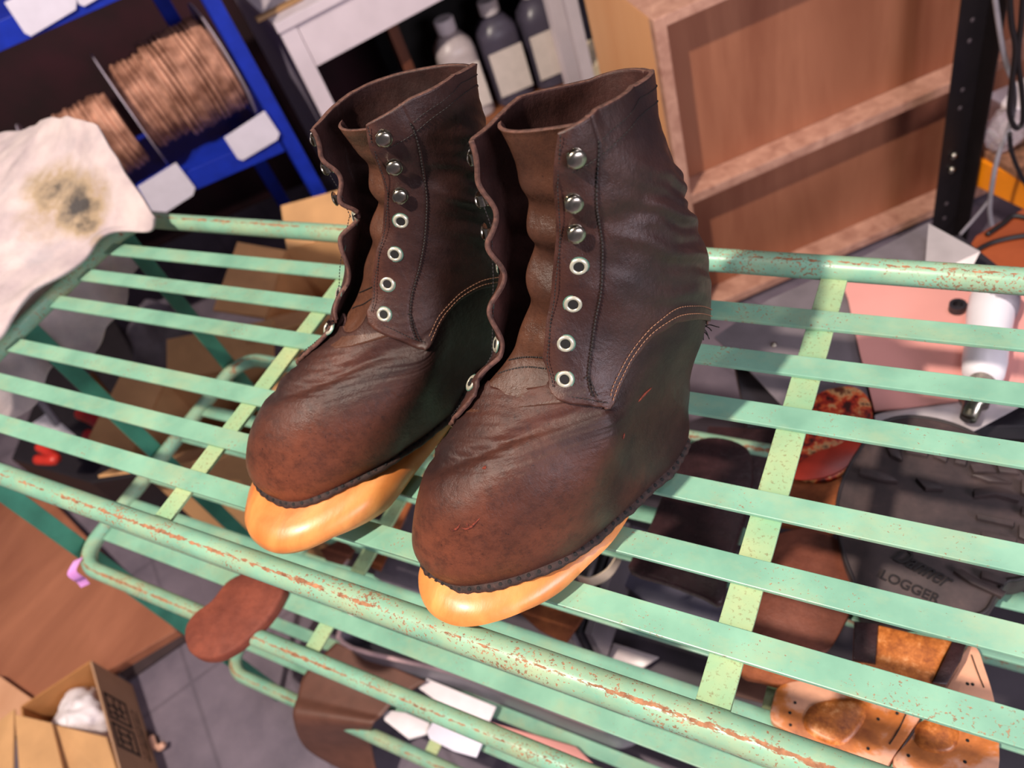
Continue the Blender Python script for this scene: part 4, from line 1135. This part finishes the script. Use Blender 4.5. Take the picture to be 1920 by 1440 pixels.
def cable(name, pts, D, r, mat, label):
    P_ = [fpt(x, y, d) for (x, y), d in zip(pts, D if hasattr(D, '__len__') else [D] * len(pts))]
    o = MB().tube(smooth_line(P_, 8), r, 10).build(name, mat, None, smooth=True); tag(o, label, 'cable'); return o
cable('grey_cable', [(1862, -30), (1872, 40), (1884, 110), (1902, 170), (1895, 230), (1872, 290), (1860, 350), (1856, 400), (1868, 450), (1882, 482)], 1.0, .0042, M['cable_grey'], 'grey cable hanging down in front of the orange beam')
cable('black_cable', [(1892, -30), (1896, 40), (1904, 90), (1898, 150), (1893, 210), (1905, 240), (1918, 225), (1916, 170), (1909, 110), (1915, 40), (1920, -30)], .98, .0045, M['cable_black'], 'black cable looped beside the blue roll at the top right')
cable('black_cable', [(1893, 250), (1897, 285), (1915, 330), (1935, 360)], .98, .0040, M['cable_black'], 'short black cable end crossing the orange beam')
cable('grey_cable', [(1800, 440), (1835, 400), (1868, 358), (1880, 345)], 1.15, .0030, M['cable_grey'], 'thin grey cord running diagonally below the orange beam')
tag(MB().prism([at(x, y, .45)[:2] for x, y in ((1780, 520), (1830, 440), (1990, 350), (2100, 520), (1950, 600))], .42, .45, bev=.004).build('orange_board', wood_mat('orange_brown_board', srgb(128, 58, 32), srgb(176, 88, 48), .45, 6), None), 'orange brown board with loose cables under the orange beam', 'board')
for k, pts in enumerate(([(1830, 470), (1860, 455), (1900, 445), (1940, 440)], [(1850, 440), (1880, 420), (1900, 405), (1930, 410)])):
    P_ = [at(x, y, .455) for x, y in pts]
    tag(MB().tube(smooth_line(P_, 6), .004, 8).build('black_cable', M['cable_black'], None, smooth=True), ['black cable lying lowest on the orange brown board', 'upper curled black cable on the orange brown board'][k], 'cable')

# ------------------------------------------------------------------ white desk behind, with dark box of jugs
YW = radians(12); cy_, sy_ = cos(YW), sin(YW)
du0, dd0 = -.178, 2.06
def dloc(a, b, z):          # a along the desk front, b into its depth
    return ud(du0 + a * cy_ - b * sy_, dd0 + a * sy_ + b * cy_, z)
def dbox(mb, a0, a1, b0, b1, z0, z1, m=0):
    c = np.array(dloc((a0 + a1) / 2, (b0 + b1) / 2, (z0 + z1) / 2)); o0 = np.array(dloc(0, 0, 0))
    A = np.array(dloc((a1 - a0) / 2, 0, 0)) - o0; B = np.array(dloc(0, (b1 - b0) / 2, 0)) - o0
    return mb.obox(c, A, B, (0, 0, (z1 - z0) / 2), m)
desk = empty('white_desk', dloc(.37, .3, 0), 'white desk with drawer front and open knee space behind the boots', 'desk')
adopt(dbox(MB(), -.004, .76, -.006, .62, .752, .776).build('desk_top', M['white'], None, bevel=.001), desk)
adopt(dbox(MB(), .0, .044, .0, .03, 0, .752).build('front_leg', M['white'], None, bevel=.001), desk)
adopt(dbox(MB(), .712, .756, .0, .03, 0, .752).build('front_leg', M['white'], None, bevel=.001), desk)
adopt(dbox(MB(), .0, .012, .03, .60, .02, .752).build('side_panel', M['white_shaded'], None), desk)
adopt(dbox(MB(), .046, .710, .003, .022, .640, .749).build('drawer_front', M['white'], None, bevel=.001), desk)
# things on the desk
tag(dbox(MB(), -.03, .10, .05, .075, .777, .787).build('wooden_stick', wood_mat('tan_wood', srgb(150, 110, 70), srgb(190, 150, 104)), None, bevel=.003), 'tan wooden stick at the near left corner of the white desk', 'stick')
tag(dbox(MB(), .13, .24, .08, .14, .777, .785).build('cream_cloth_scrap', plain('cream_scrap', srgb(226, 206, 170), .8), None, bevel=.003), 'small cream scrap on the white desk top', 'scrap')
# dark open box with jugs under the desk
jb = empty('dark_wooden_crate', ud(.33, 2.42, 0), 'dark brown open wooden crate holding jugs under the white desk', 'crate')
JU0, JU1, JD0, JZ = .075, .60, 2.24, .235
adopt(MB().ubox(JU0, JU0 + .03, JD0, JD0 + .3, JZ, .64).build('side_board', M['darkwood'], None), jb)
adopt(MB().ubox(JU1 - .02, JU1, JD0, JD0 + .3, JZ, .64).build('side_board', M['darkwood'], None), jb)
adopt(MB().ubox(JU0, JU1, JD0 + .0, JD0 + .3, .62, .645).build('top_board', M['darkwood'], None), jb)
adopt(MB().ubox(JU0, JU1, JD0 - .005, JD0 + .3, JZ - .02, JZ).build('shelf_board', wood_mat('brown_shelf', srgb(120, 70, 44), srgb(164, 104, 70)), None), jb)
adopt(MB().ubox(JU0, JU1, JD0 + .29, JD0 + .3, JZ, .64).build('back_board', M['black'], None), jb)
adopt(MB().ubox(JU0, JU1, JD0 + .01, JD0 + .3, .001, JZ - .02).build('base_box', M['darkwood'], None), jb)
def jug(u, mat, label):
    e = empty('plastic_jug', ud(u, JD0 + .07, JZ), label, 'jug', None)
    w = .060
    prof = [(w * .9, 0), (w, .004), (w, .20), (w * .93, .222), (w * .6, .25), (w * .42, .257), (w * .42, .265)]
    # square shouldered body: lathe with 4-fold squircle
    n = 32; v = []; f = []
    c = np.array(ud(u, JD0 + .07, JZ + .001)); X_ = np.array(ud(1, 0, 0)); Y_ = np.array(ud(0, 1, 0))
    for i, (r, h) in enumerate(prof):
        k = .25 if h < .23 else (.6 if h < .255 else 1)
        for j in range(n):
            t = 2 * pi * j / n; cx, sx = cos(t), sin(t)
            ex = (abs(cx) ** 4 + abs(sx) ** 4) ** -.25; s_ = ex * (1 - k) + k
            v.append(c + X_ * r * s_ * cx + Y_ * r * s_ * sx + np.array([0, 0, h]))
    for i in range(len(prof) - 1): f += [(i * n + k, i * n + (k + 1) % n, (i + 1) * n + (k + 1) % n, (i + 1) * n + k) for k in range(n)]
    f.append(tuple(range(n))); f.append(tuple((len(prof) - 1) * n + k for k in range(n)))
    mb = MB(); mb.add(v, f); adopt(mb.build('jug_body', mat, None, auto=50), e)
    cc_ = np.array(ud(u, JD0 + .07, JZ + .264))
    adopt(MB().lathe(cc_, [(.029, 0), (.030, .002), (.030, .034), (.027, .037)], (0, 0, 1), 24).build('cap', M['cap'], None, auto=40), e)
    adopt(MB().ubox(u - w * .86, u + w * .86, JD0 + .07 - w - .0022, JD0 + .07 - w - .0005, JZ + .04, JZ + .175).build('paper_label', M['label'], None), e)
    return e
jug(.235, M['jug'], 'cloudy white jug with cream label, leftmost in the dark crate')
jug(.370, M['jug_dark'], 'dark jug with white cap and cream label, in the middle of the crate')
jug(.500, M['jug_dark'], 'dark jug with cream label, rightmost in the dark crate')
# pale frame standing right of the desk
pf = empty('cream_frame_stand', ud(.68, 2.2, 0), 'cream painted frame stand between the desk and the wooden cabinet', 'stand')
adopt(MB().ubox(.512, .545, 2.0, 2.03, 0, 1.1).build('upright', M['white'], None), pf)
adopt(MB().ubox(.545, 1.0, 2.0, 2.16, .345, .375).build('shelf', plain('cream_shelf', srgb(226, 206, 176), .5), None), pf)
tag(MB().ubox(.74, 1.05, 2.25, 2.4, .001, .80).build('dark_green_box', plain('dark_green', srgb(22, 44, 36), .6, var=.3, scale=9), None), 'dark green box in the gap left of the wooden cabinet', 'box')

# ------------------------------------------------------------------ blue shelving with cord spools
bs = empty('blue_steel_shelving', ud(-.9, 2.0, 0), 'blue steel shelving unit holding cord spools, left background', 'shelving')
for u_, d_ in ((-.283, 1.90), (-.44, 2.25)):
    adopt(MB().ubox(u_, u_ + .038, d_, d_ + .004, 0, 1.6).build('post', M['blue'], None), bs)
    adopt(MB().ubox(u_, u_ + .004, d_, d_ + .038, 0, 1.6).build('post_flange', M['blue'], None), bs)
adopt(MB().ubox(-1.70, -1.66, 1.90, 1.904, 0, 1.6).build('post', M['blue'], None), bs)
for z in (.60, 1.035):
    adopt(MB().ubox(-1.66, -.285, 1.895, 1.90, z - .05, z).build('front_beam', M['blue'], None, bevel=.001), bs)
    adopt(MB().ubox(-1.66, -.285, 1.90, 2.25, z - .012, z - .004).build('shelf_board', M['blue'], None), bs)
tag(MB().ubox(-1.9, .04, 2.80, 2.82, .001, 1.9).build('maroon_curtain', M['curtain'], None), 'dark maroon cloth hanging behind the blue shelving', 'curtain')
def card(px, D, label):
    q = [np.array(fpt(x, y, D)) for x, y in px]; n = np.array(ud(0, .0012, 0))
    mb = MB(); v = q + [p + n for p in q]; k = len(q)
    mb.add(v, [tuple(range(k)), tuple(range(2 * k - 1, k - 1, -1))] + [(i, (i + 1) % k, k + (i + 1) % k, k + i) for i in range(k)])
    tag(mb.build('price_card', M['card'], None), label, 'card')
card([(420, 258), (496, 208), (524, 250), (520, 262), (455, 301), (446, 298)], 1.888, 'blank white card on the blue shelf edge under the big spool, beside the post')
card([(258, 350), (330, 305), (366, 352), (362, 366), (312, 398), (285, 396)], 1.888, 'blank white card on the blue shelf edge next to the stained cloth')
card([(8, 5), (120, -50), (144, 2), (142, 18), (58, 68), (46, 62)], 1.888, 'blank white card on the upper blue shelf, at the top left corner')
card([(128, -40), (170, -60), (196, -10), (158, 12), (148, 8)], 1.888, 'blank white card on the upper blue shelf, right of the corner card')
def spool(uc, d, w, yaw, z, rc, rf, label, fl=(1, 1), layers=3):
    c = np.array(ud(uc, d, z)); t = radians(yaw)
    ax = np.array(ud(cos(t), sin(t), 0)); Y_ = np.array(ud(-sin(t), cos(t), 0)); Zv = np.array([0, 0, 1.])
    X0 = c - ax * w / 2
    e = empty('cord_spool', (c[0], c[1], z - rf), label, 'spool', None)
    mb = MB(); r = .0056; N = int(w / (2 * r)); pts = []
    for i in range(N):
        t_ = (i + .5) / N; R_ = rc * (1 + (.13 * (1 + .18 * sin(i * 1.7)) if (t_ > .35 and layers > 2) else .03 * sin(i * 2.3)))
        for j in range(28):
            a = 2 * pi * j / 28; u_ = (i + j / 28 + .25 * sin(a + i)) * 2 * r * .98 + r
            pts.append(X0 + ax * min(max(u_, r), w - r) + R_ * (cos(a) * Y_ + sin(a) * Zv))
    mb.tube(pts, r, 6, caps=True)
    adopt(mb.build('wound_cord', M['rope'], None, smooth=True), e)
    adopt(MB().lathe(X0 + ax * .001, [(rc - .002, 0), (rc - .002, w - .002)], ax, 40).build('cord_core', M['rope'], None, auto=40), e)
    if False:
        rs = random.Random(2); mb = MB()
        for k in range(7):
            pts = []; s0 = .34 + k * .085
            for j in range(16):
                a = radians(150 - j * 15 + 10 * sin(k)); R_ = rc * 1.17 + .006 * sin(k * 2.1 + j * .6)
                pts.append(X0 + ax * w * min(.97, s0 + .03 * sin(j * .6 + k)) + R_ * (-cos(a) * Y_ * -1 + sin(a) * Zv))
            mb.tube(pts, .0056, 6)
        adopt(mb.build('loose_coils', M['rope2'], None, smooth=True), e)
    for k, x in enumerate((-.003, w)):
        if fl[k]: adopt(MB().lathe(X0 + ax * x, [(rf, 0), (rf, .003)], ax, 48).build('flange', M['flange'], None, auto=30), e)
    return e
M['flange'] = plain('cloudy_flange', srgb(176, 164, 180), .3, var=.06)
spool(-.455, 2.04, .25, 15, .742, .098, .140, 'large white-flanged spool of brown cord beside the blue post')
spool(-.70, 1.975, .20, 15, .715, .088, .112, 'smaller spool of brown cord half hidden by the white cloth', fl=(1, 0), layers=1)
spool(-1.02, 1.95, .16, 15, .700, .060, .097, 'far spool of cord whose flanges peep above the cloth', fl=(1, 1), layers=1)

# ------------------------------------------------------------------ boxes behind the rack on the left
def open_box(name, c, w, l, h, yaw, z0, label, flaps, th=.005, cat='cardboard box', inner=None):
    """flaps: 4 angles in degrees (90 = upright, 0 = level, negative = hanging) for -x, +x, -y, +y sides"""
    e = empty(name, (c[0], c[1], z0), label, cat)
    X_ = np.array([cos(yaw), sin(yaw), 0]); Y_ = np.array([-sin(yaw), cos(yaw), 0]); Z_ = np.array([0, 0, 1.]); C_ = np.array([c[0], c[1], z0 + .001])
    for nm, s, A, B, a, b in (('side', -1, X_, Y_, w, l), ('side', 1, X_, Y_, w, l), ('end', -1, Y_, X_, l, w), ('end', 1, Y_, X_, l, w)):
        adopt(MB().obox(C_ + A * s * (a / 2) + Z_ * h / 2, A * th / 2, B * (b / 2), Z_ * h / 2).build('wall', M['cardboard_in' if False else 'cardboard'], None), e)
    adopt(MB().obox(C_ + Z_ * th / 2, X_ * w / 2, Y_ * l / 2, Z_ * th / 2).build('base', M['cardboard_in'], None), e)
    for (s, A, B, a, b), ang in zip(((-1, X_, Y_, w, l), (1, X_, Y_, w, l), (-1, Y_, X_, l, w), (1, Y_, X_, l, w)), flaps):
        if ang is None: continue
        t = radians(ang); d = A * s * cos(t) + Z_ * sin(t); L = min(w, l) * .45; n = np.cross(d, B)
        adopt(MB().obox(C_ + A * s * (a / 2 + .001) + Z_ * (h + .001) + d * L / 2, d * L / 2, B * (b / 2 - .004), n * th / 2).build('flap', M['cardboard'], None), e)
    return e
open_box('open_carton', (-1.245, .515), .26, .20, .44, radians(22), 0, 'open brown carton seen through the slats behind the lower shelf corner', (25, 20, 35, 30))
open_box('open_carton', (-1.20, .93), .28, .24, .44, radians(26), 0, 'open brown carton further back, seen through the slats left of the boots', (30, 15, 25, 35))
open_box('open_carton', (-.78, .79), .30, .26, .26, radians(20), 0, 'low brown carton behind the left boot, under the rack', (10, 15, 20, 10))
blob('dark_grey_bag', (-1.72, .78, .20), (.12, .10, .19), plain('dark_grey_fabric', srgb(86, 78, 88), .7, var=.2), 'dark grey crumpled bag left of the open cartons', 'bag', 12, amp=.25)
tag(MB().prism([at(x, y, .20)[:2] for x, y in ((110, 640), (215, 600), (318, 790), (330, 880), (170, 905), (20, 860))], .001, .20, bev=.006).build('added_dark_block', plain('dark_block_black', srgb(30, 24, 30), .6), None), 'low black block added to darken the space under the slats beneath the red handled clamp', 'crate')  # added dark block that darkens the gap under the slats
blob('brown_leather_bundle', (-1.22, 1.24, .35), (.12, .07, .05), leather_mat('tan_bundle', srgb(110, 60, 44), srgb(160, 100, 76), srgb(180, 120, 90), .5, False), 'brown leather bundle under the back rail between cloth and left boot', 'leather', 19, amp=.35)
tag(MB().box(-1.40, -1.02, 1.16, 1.36, 0, .29).build('dark_storage_box', plain('dark_brown_box', srgb(52, 30, 28), .7, var=.2), None, bevel=.01), 'dark brown box on the floor behind the open cartons', 'box')
# tools hanging on the outside left of the rack, low
def rod(name, a, za, b, zb, r, mat, label, cat, n=12):
    o = MB().tube([at(*a, za), at(*b, zb)], r, n).build(name, mat, None, smooth=True); tag(o, label, cat); return o
rd = empty('red_handled_clamp', at(170, 810, .3), 'red handled grey clamp seen under the slats at the left', 'clamp')
mb = MB().tube(smooth_line([at(150, 775, .35), at(180, 790, .35), at(198, 820, .35), at(190, 840, .35), at(165, 815, .35)], 6), .014, 10)
adopt(mb.build('red_handle', plain('red_plastic', srgb(206, 52, 40), .4), None, smooth=True), rd)
adopt(MB().tube([at(185, 775, .35), at(278, 850, .33)], .010, 10).build('grey_bar', M['plastic_grey'], None), rd)
adopt(MB().tube(smooth_line([at(75, 838, .33), at(95, 850, .33), at(103, 862, .33), at(70, 862, .33)], 5), .012, 10).build('red_handle', bpy.data.materials['red_plastic'], None, smooth=True), rd)
sheet('grey_framed_card', [(58, 795), (90, 773), (140, 815), (118, 835)], .36, .004, M['plastic_white'], 'small white frame with grey centre under the slats at the left', 'card')
rod('brass_rod', (172, 700), .4, (240, 790), .33, .006, plain('brass', srgb(170, 120, 60), .3, .8), 'thin brass rod under the slats at the left', 'rod')
rod('grey_pole', (70, 745), .42, (150, 850), .30, .008, M['plastic_grey'], 'grey pole under the slats near the white frame', 'pole')

# ------------------------------------------------------------------ on the lowest tier (slats at z=.2) and below
Z1 = .2008
def qslab(name, px, z, th, mat, label, cat, bev=.001): return slab(name, px, z, th, mat, label, cat, bev=bev, smooth=False)
# grey tray with pale rim
tr = empty('grey_plastic_tray', at(850, 1250, .2), 'grey plastic tray with pale pink rim under the front rail', 'tray')
tp = [at(x, y, .285) for x, y in ((640, 1178), (700, 1150), (1010, 1262), (1180, 1330), (1150, 1368), (1080, 1348), (850, 1262), (660, 1215))]
tpp = [p for p in smooth_line([tuple(p) for p in tp], 4, True)]
adopt(MB().prism([(p[0], p[1]) for p in tpp], Z1 + .001, .215, bev=.003).build('tray_base', M['plastic_grey'], None), tr)
v = []; f = []; n = len(tpp); cc_ = np.mean(np.array(tpp), 0)
for (ins, z) in ((0, .205), (-.004, .285), (-.010, .285), (-.008, .205)):
    for p in tpp:
        d = np.array(p[:2]) - cc_[:2]; d /= np.linalg.norm(d); v.append((p[0] - d[0] * -ins, p[1] - d[1] * -ins, z))
for i in range(3): f += [(i * n + k, i * n + (k + 1) % n, (i + 1) * n + (k + 1) % n, (i + 1) * n + k) for k in range(n)]
mb = MB(); mb.add(v, f); adopt(mb.build('tray_wall', M['plastic_grey'], None), tr)
adopt(MB().tube([(p[0], p[1], .286) for p in tpp], .004, 8, closed=True).build('pale_rim', plain('pale_pink_plastic', srgb(220, 184, 184), .4), None, smooth=True), tr)
qslab('translucent_paper', [(785, 1290), (800, 1272), (930, 1325), (918, 1352), (840, 1330)], Z1 + .02, .002, M['paperwhite'], 'pale paper strip under the tray edge, lower centre', 'paper')
qslab('blue_white_card', [(800, 1372), (812, 1352), (905, 1392), (893, 1420), (850, 1408), (805, 1385)], Z1 + .012, .002, M['card'], 'bluish white card between the two front rails at the bottom', 'card')
qslab('crumpled_white_tissue', [(715, 1330), (760, 1335), (806, 1356), (800, 1375), (765, 1385), (720, 1350)], Z1 + .003, .006, M['paperwhite'], 'pinkish white tissue beside the hanging leather sheet', 'tissue', .002)
qslab('pink_board', [(905, 1350), (1080, 1400), (1120, 1440), (1080, 1460), (900, 1385)], Z1 + .006, .006, M['pink'], 'pink board strip under the front rails at the bottom', 'board')
# brown leather hide draped over the lowest front rail
ns, nt_ = 40, 50
L0 = [at(632, 1205, .235), at(575, 1262, .226), at(560, 1305, .224), at(552, 1345, .222), at(575, 1400, .12), at(640, 1440, .05)]
R0 = [at(800, 1278, .235), at(745, 1312, .226), at(716, 1342, .224), at(698, 1362, .222), at(698, 1400, .12), at(712, 1470, .05)]
Ls = smooth_line(L0, 10); Rs = smooth_line(R0, 10)
P = np.array([[l * (1 - s) + r * s for s in np.linspace(0, 1, 24)] for l, r in zip(Ls, Rs)])
P[..., 2] = P[..., 2] + .0008 * vnoise(P * 20, 2)
o = grid_obj('brown_leather_sheet', P, None, [M['scrap_plain']], None, False, .003, 1)
tag(o, 'smooth brown leather sheet draped over the lowest front rail', 'leather sheet')
# dark tray, bars and clear strap seen in the middle
qslab('dark_plastic_tray', [(1150, 1080), (1185, 985), (1440, 1070), (1400, 1190), (1240, 1150)], Z1 + .09, .006, plain('slate_plastic', srgb(86, 82, 98), .4), 'slate grey plastic tray under the shiny leather pad', 'tray')
tb = empty('steel_channel_stack', at(1120, 1130, .2), 'pair of grey steel channels standing under the nearest boot', 'metal channels')
for k, (dx) in enumerate((0, 16, 34)):
    a = np.array(at(1150 + dx, 1010, .33)); b = np.array(at(1082 + dx, 1215, .30)); d = (b - a) / 2; s_ = np.array([-d[1], d[0], 0]); s_ /= np.linalg.norm(s_)
    adopt(MB().obox((a + b) / 2, d, s_ * (.003 if k < 2 else .006), (0, 0, .05)).build('channel', M['steel_dark'] if k != 1 else M['plastic_dark'], None, bevel=.001), tb)
P_ = [at(1085, 1085, .56), at(1110, 1090, .565), at(1140, 1075, .575), at(1160, 1045, .585), at(1165, 1015, .59)]
mb = MB(); P_ = smooth_line(P_, 6)
for i in range(len(P_) - 1):
    a, b = P_[i], P_[i + 1]; mb.obox((a + b) / 2, (b - a) * .55, (0, 0, .010), np.cross(b - a, (0, 0, 1)) / np.linalg.norm(b - a) * .0007)
tag(mb.build('clear_strap_ring', plain('cream_band', srgb(206, 184, 160), .2), None), 'glossy cream curved band under the waist of the nearest last', 'band')
qslab('orange_leather_scrap', [(965, 1140), (1010, 1118), (1095, 1152), (1078, 1178), (1060, 1205), (1010, 1180)], Z2 - .02 - .16, .006, M['rust_leather'], 'orange brown leather scrap under the nearest last', 'leather scrap')
qslab('clear_tape_strip', [(1140, 1232), (1150, 1205), (1235, 1232), (1205, 1252)], Z1 + .03, .003, M['jug'], 'cloudy plastic strip below the slate tray', 'plastic strip')
qslab('brown_leather_scrap', [(600, 1030), (640, 1010), (665, 1030), (640, 1058), (610, 1050)], .42, .004, M['scrap_brown'], 'brown leather scrap under the left last', 'leather scrap')
qslab('tan_leather_strip', [(722, 985), (752, 930), (775, 935), (712, 1070), (690, 1060)], .40, .004, M['rust_leather'], 'tan leather strip between the two lasts, below the slats', 'leather strip')
qslab('grey_foam_sheet', [(700, 1080), (760, 940), (860, 960), (800, 1140)], .36, .004, plain('grey_foam', srgb(120, 110, 122), .7), 'grey foam sheet under the slats between the two boots', 'foam sheet')
qslab('brown_suede_scrap', [(1370, 1225), (1420, 1235), (1455, 1262), (1440, 1320), (1365, 1300)], .30, .004, M['scrap_plain'], 'brown suede scrap below the fuzzy heel pad', 'leather scrap')
qslab('dark_rubber_mat', [(1000, 900), (1320, 780), (1980, 860), (1980, 1440), (1500, 1480), (1200, 1320), (900, 1180)], Z1, .004, plain('dark_rubber_mat', srgb(60, 52, 60), .6, var=.25, scale=9), 'dark grey rubber mat spread over the lowest tier', 'mat')
for k, (x, y) in enumerate(((1222, 1248), (1240, 1253), (1183, 1115), (1478, 1215))):
    p = at(x, y, .45 if k < 2 else .32)
# ------------------------------------------------------------------ floor pieces, left
def fsheet(name, px, z, th, mat, label, cat): return sheet(name, px, z, th, mat, label, cat, .001)
fsheet('brown_hardboard_panel', [(-300, 720), (60, 900), (330, 1182), (215, 1250), (60, 1325), (-300, 1180)], .002, .03, M['brownboard'], 'brown hardboard panel lying on the floor left of the rack', 'board')
fsheet('pale_board', [(-40, 1262), (0, 1268), (62, 1312), (20, 1372), (-60, 1400)], .034, .02, M['paleboard'], 'pale pinkish board corner behind the floor carton', 'board')
# shadow beside the panel, put in as a flat dark strip
fsheet('shadow_strip', [(205, 1252), (318, 1182), (352, 1198), (240, 1275)], .0015, .006, plain('shadow_dark', srgb(52, 38, 42), .7), 'dark strip standing in for the shadow along the edge of the brown panel', 'strip')
# carton at bottom left
bx = empty('printed_carton', at(140, 1400, .0), 'open cardboard carton with black printed mark at the bottom left', 'cardboard box')
HB = .135
T_ = [np.array(at(x, y, HB)) for x, y in ((170, 1240), (40, 1325), (70, 1560), (232, 1470))]
def wall_plate(a, b, z0, z1, mat, name, th=.004, out=0):
    a = np.array(a); b = np.array(b); m = (a + b) / 2; d = (b - a) / 2; n = np.array([d[1], -d[0], 0]); n /= np.linalg.norm(n)
    return adopt(MB().obox((m[0], m[1], (z0 + z1) / 2), (d[0], d[1], 0), n * th / 2, (0, 0, (z1 - z0) / 2)).build(name, mat, None), bx)
wall_plate(T_[0], T_[1], .001, HB, M['cardboard_in'], 'back_wall')
wall_plate(T_[0], T_[3], .001, HB, M['cardboard_side'] if 'cardboard_side' in M else plain('cardboard_face', srgb(176, 136, 106), .8, var=.06, scale=10), 'printed_wall')
wall_plate(T_[1], T_[2], .001, HB, M['cardboard_in'], 'left_wall')
q = [(p[0], p[1]) for p in T_]
adopt(MB().prism(q, .001, .006).build('base', M['cardboard_in'], None), bx)
# flaps leaning inward and outward
def flap(px, zs_, name='flap'):
    v = [np.array(at(x, y, z)) for (x, y), z in zip(px, zs_)]
    plate(*v, .004, M['cardboard'], name, bx)
flap([(100, 1358), (200, 1382), (232, 1480), (120, 1480)], [HB + .004] * 2 + [HB - .03] * 2, 'inner_flap')
flap([(30, 1340), (98, 1356), (128, 1480), (40, 1480)], [HB + .02, HB + .016, HB - .01, HB - .01], 'divider_flap')
flap([(28, 1330), (-10, 1360), (-30, 1470), (25, 1470)], [HB + .015, HB, HB - .03, HB - .03], 'outer_flap')
# printed mark on the right wall: bold double frame with bars
def on_wall(s, t, o_=.0026):
    a, b = T_[0], T_[3]; d = b - a; n = np.array([d[1], -d[0], 0]); n /= np.linalg.norm(n)
    if n @ (np.array([1, 0, 0])) < 0: n = -n
    p = a + d * s; return np.array([p[0], p[1], t * HB]) + n * o_
M['ink'] = plain('black_ink', srgb(40, 30, 28), .7)
mb = MB()
def bar(s0, t0, s1, t1, w):
    a = on_wall(s0, t0); b = on_wall(s1, t1); d = (b - a) / 2; n = on_wall(0, 0, .003) - on_wall(0, 0, .0026); n /= np.linalg.norm(n)
    L = np.linalg.norm(d); sd = np.cross(d / L, n) * w
    mb.obox((a + b) / 2, d * (1 + w / L), sd, n * .0003)
def rect(s0, s1, t0, t1, w):
    bar(s0, t0, s1, t0, w); bar(s1, t0, s1, t1, w); bar(s1, t1, s0, t1, w); bar(s0, t1, s0, t0, w)
rect(.27, .47, .42, .90, .0030); rect(.52, .70, .42, .90, .0030)
for s0, s1, t in ((.30, .44, .72), (.30, .40, .58), (.55, .67, .56)): bar(s0, t, s1, t, .0028)
bar(.36, .50, .36, .84, .0028); bar(.42, .52, .42, .84, .0026); bar(.58, .52, .58, .80, .0026); bar(.64, .56, .64, .82, .0026); bar(.55, .78, .67, .78, .0026)
for i in range(12): bar(.30 + i * .035, .18, .30 + i * .035 + .014, .18, .0016 + .0006 * (i % 3))
for i in range(12): bar(.30 + i * .035, .28, .30 + i * .035 + .012, .28, .0012 + .0008 * ((i + 1) % 2))
adopt(mb.build('printed_mark', M['ink'], None), bx)
c = np.mean(np.array([at(x, y, .09) for x, y in ((150, 1310), (190, 1390), (110, 1350))]), 0)
blob('white_packing_wrap', (c[0], c[1], .075), (.065, .055, .055), M['paperwhite'], 'crumpled white plastic wrap inside the printed carton', 'packing', 21, amp=.3)
P_ = [at(284, 1382, .012), at(290, 1398, .012), at(300, 1402, .012), at(306, 1396, .02)]
tag(MB().tube(smooth_line(P_, 5), .007, 8).build('pink_cord_end', plain('pink_cord', srgb(214, 164, 142), .6), None, smooth=True), 'short pinkish cord end on the floor beside the printed carton', 'cord')
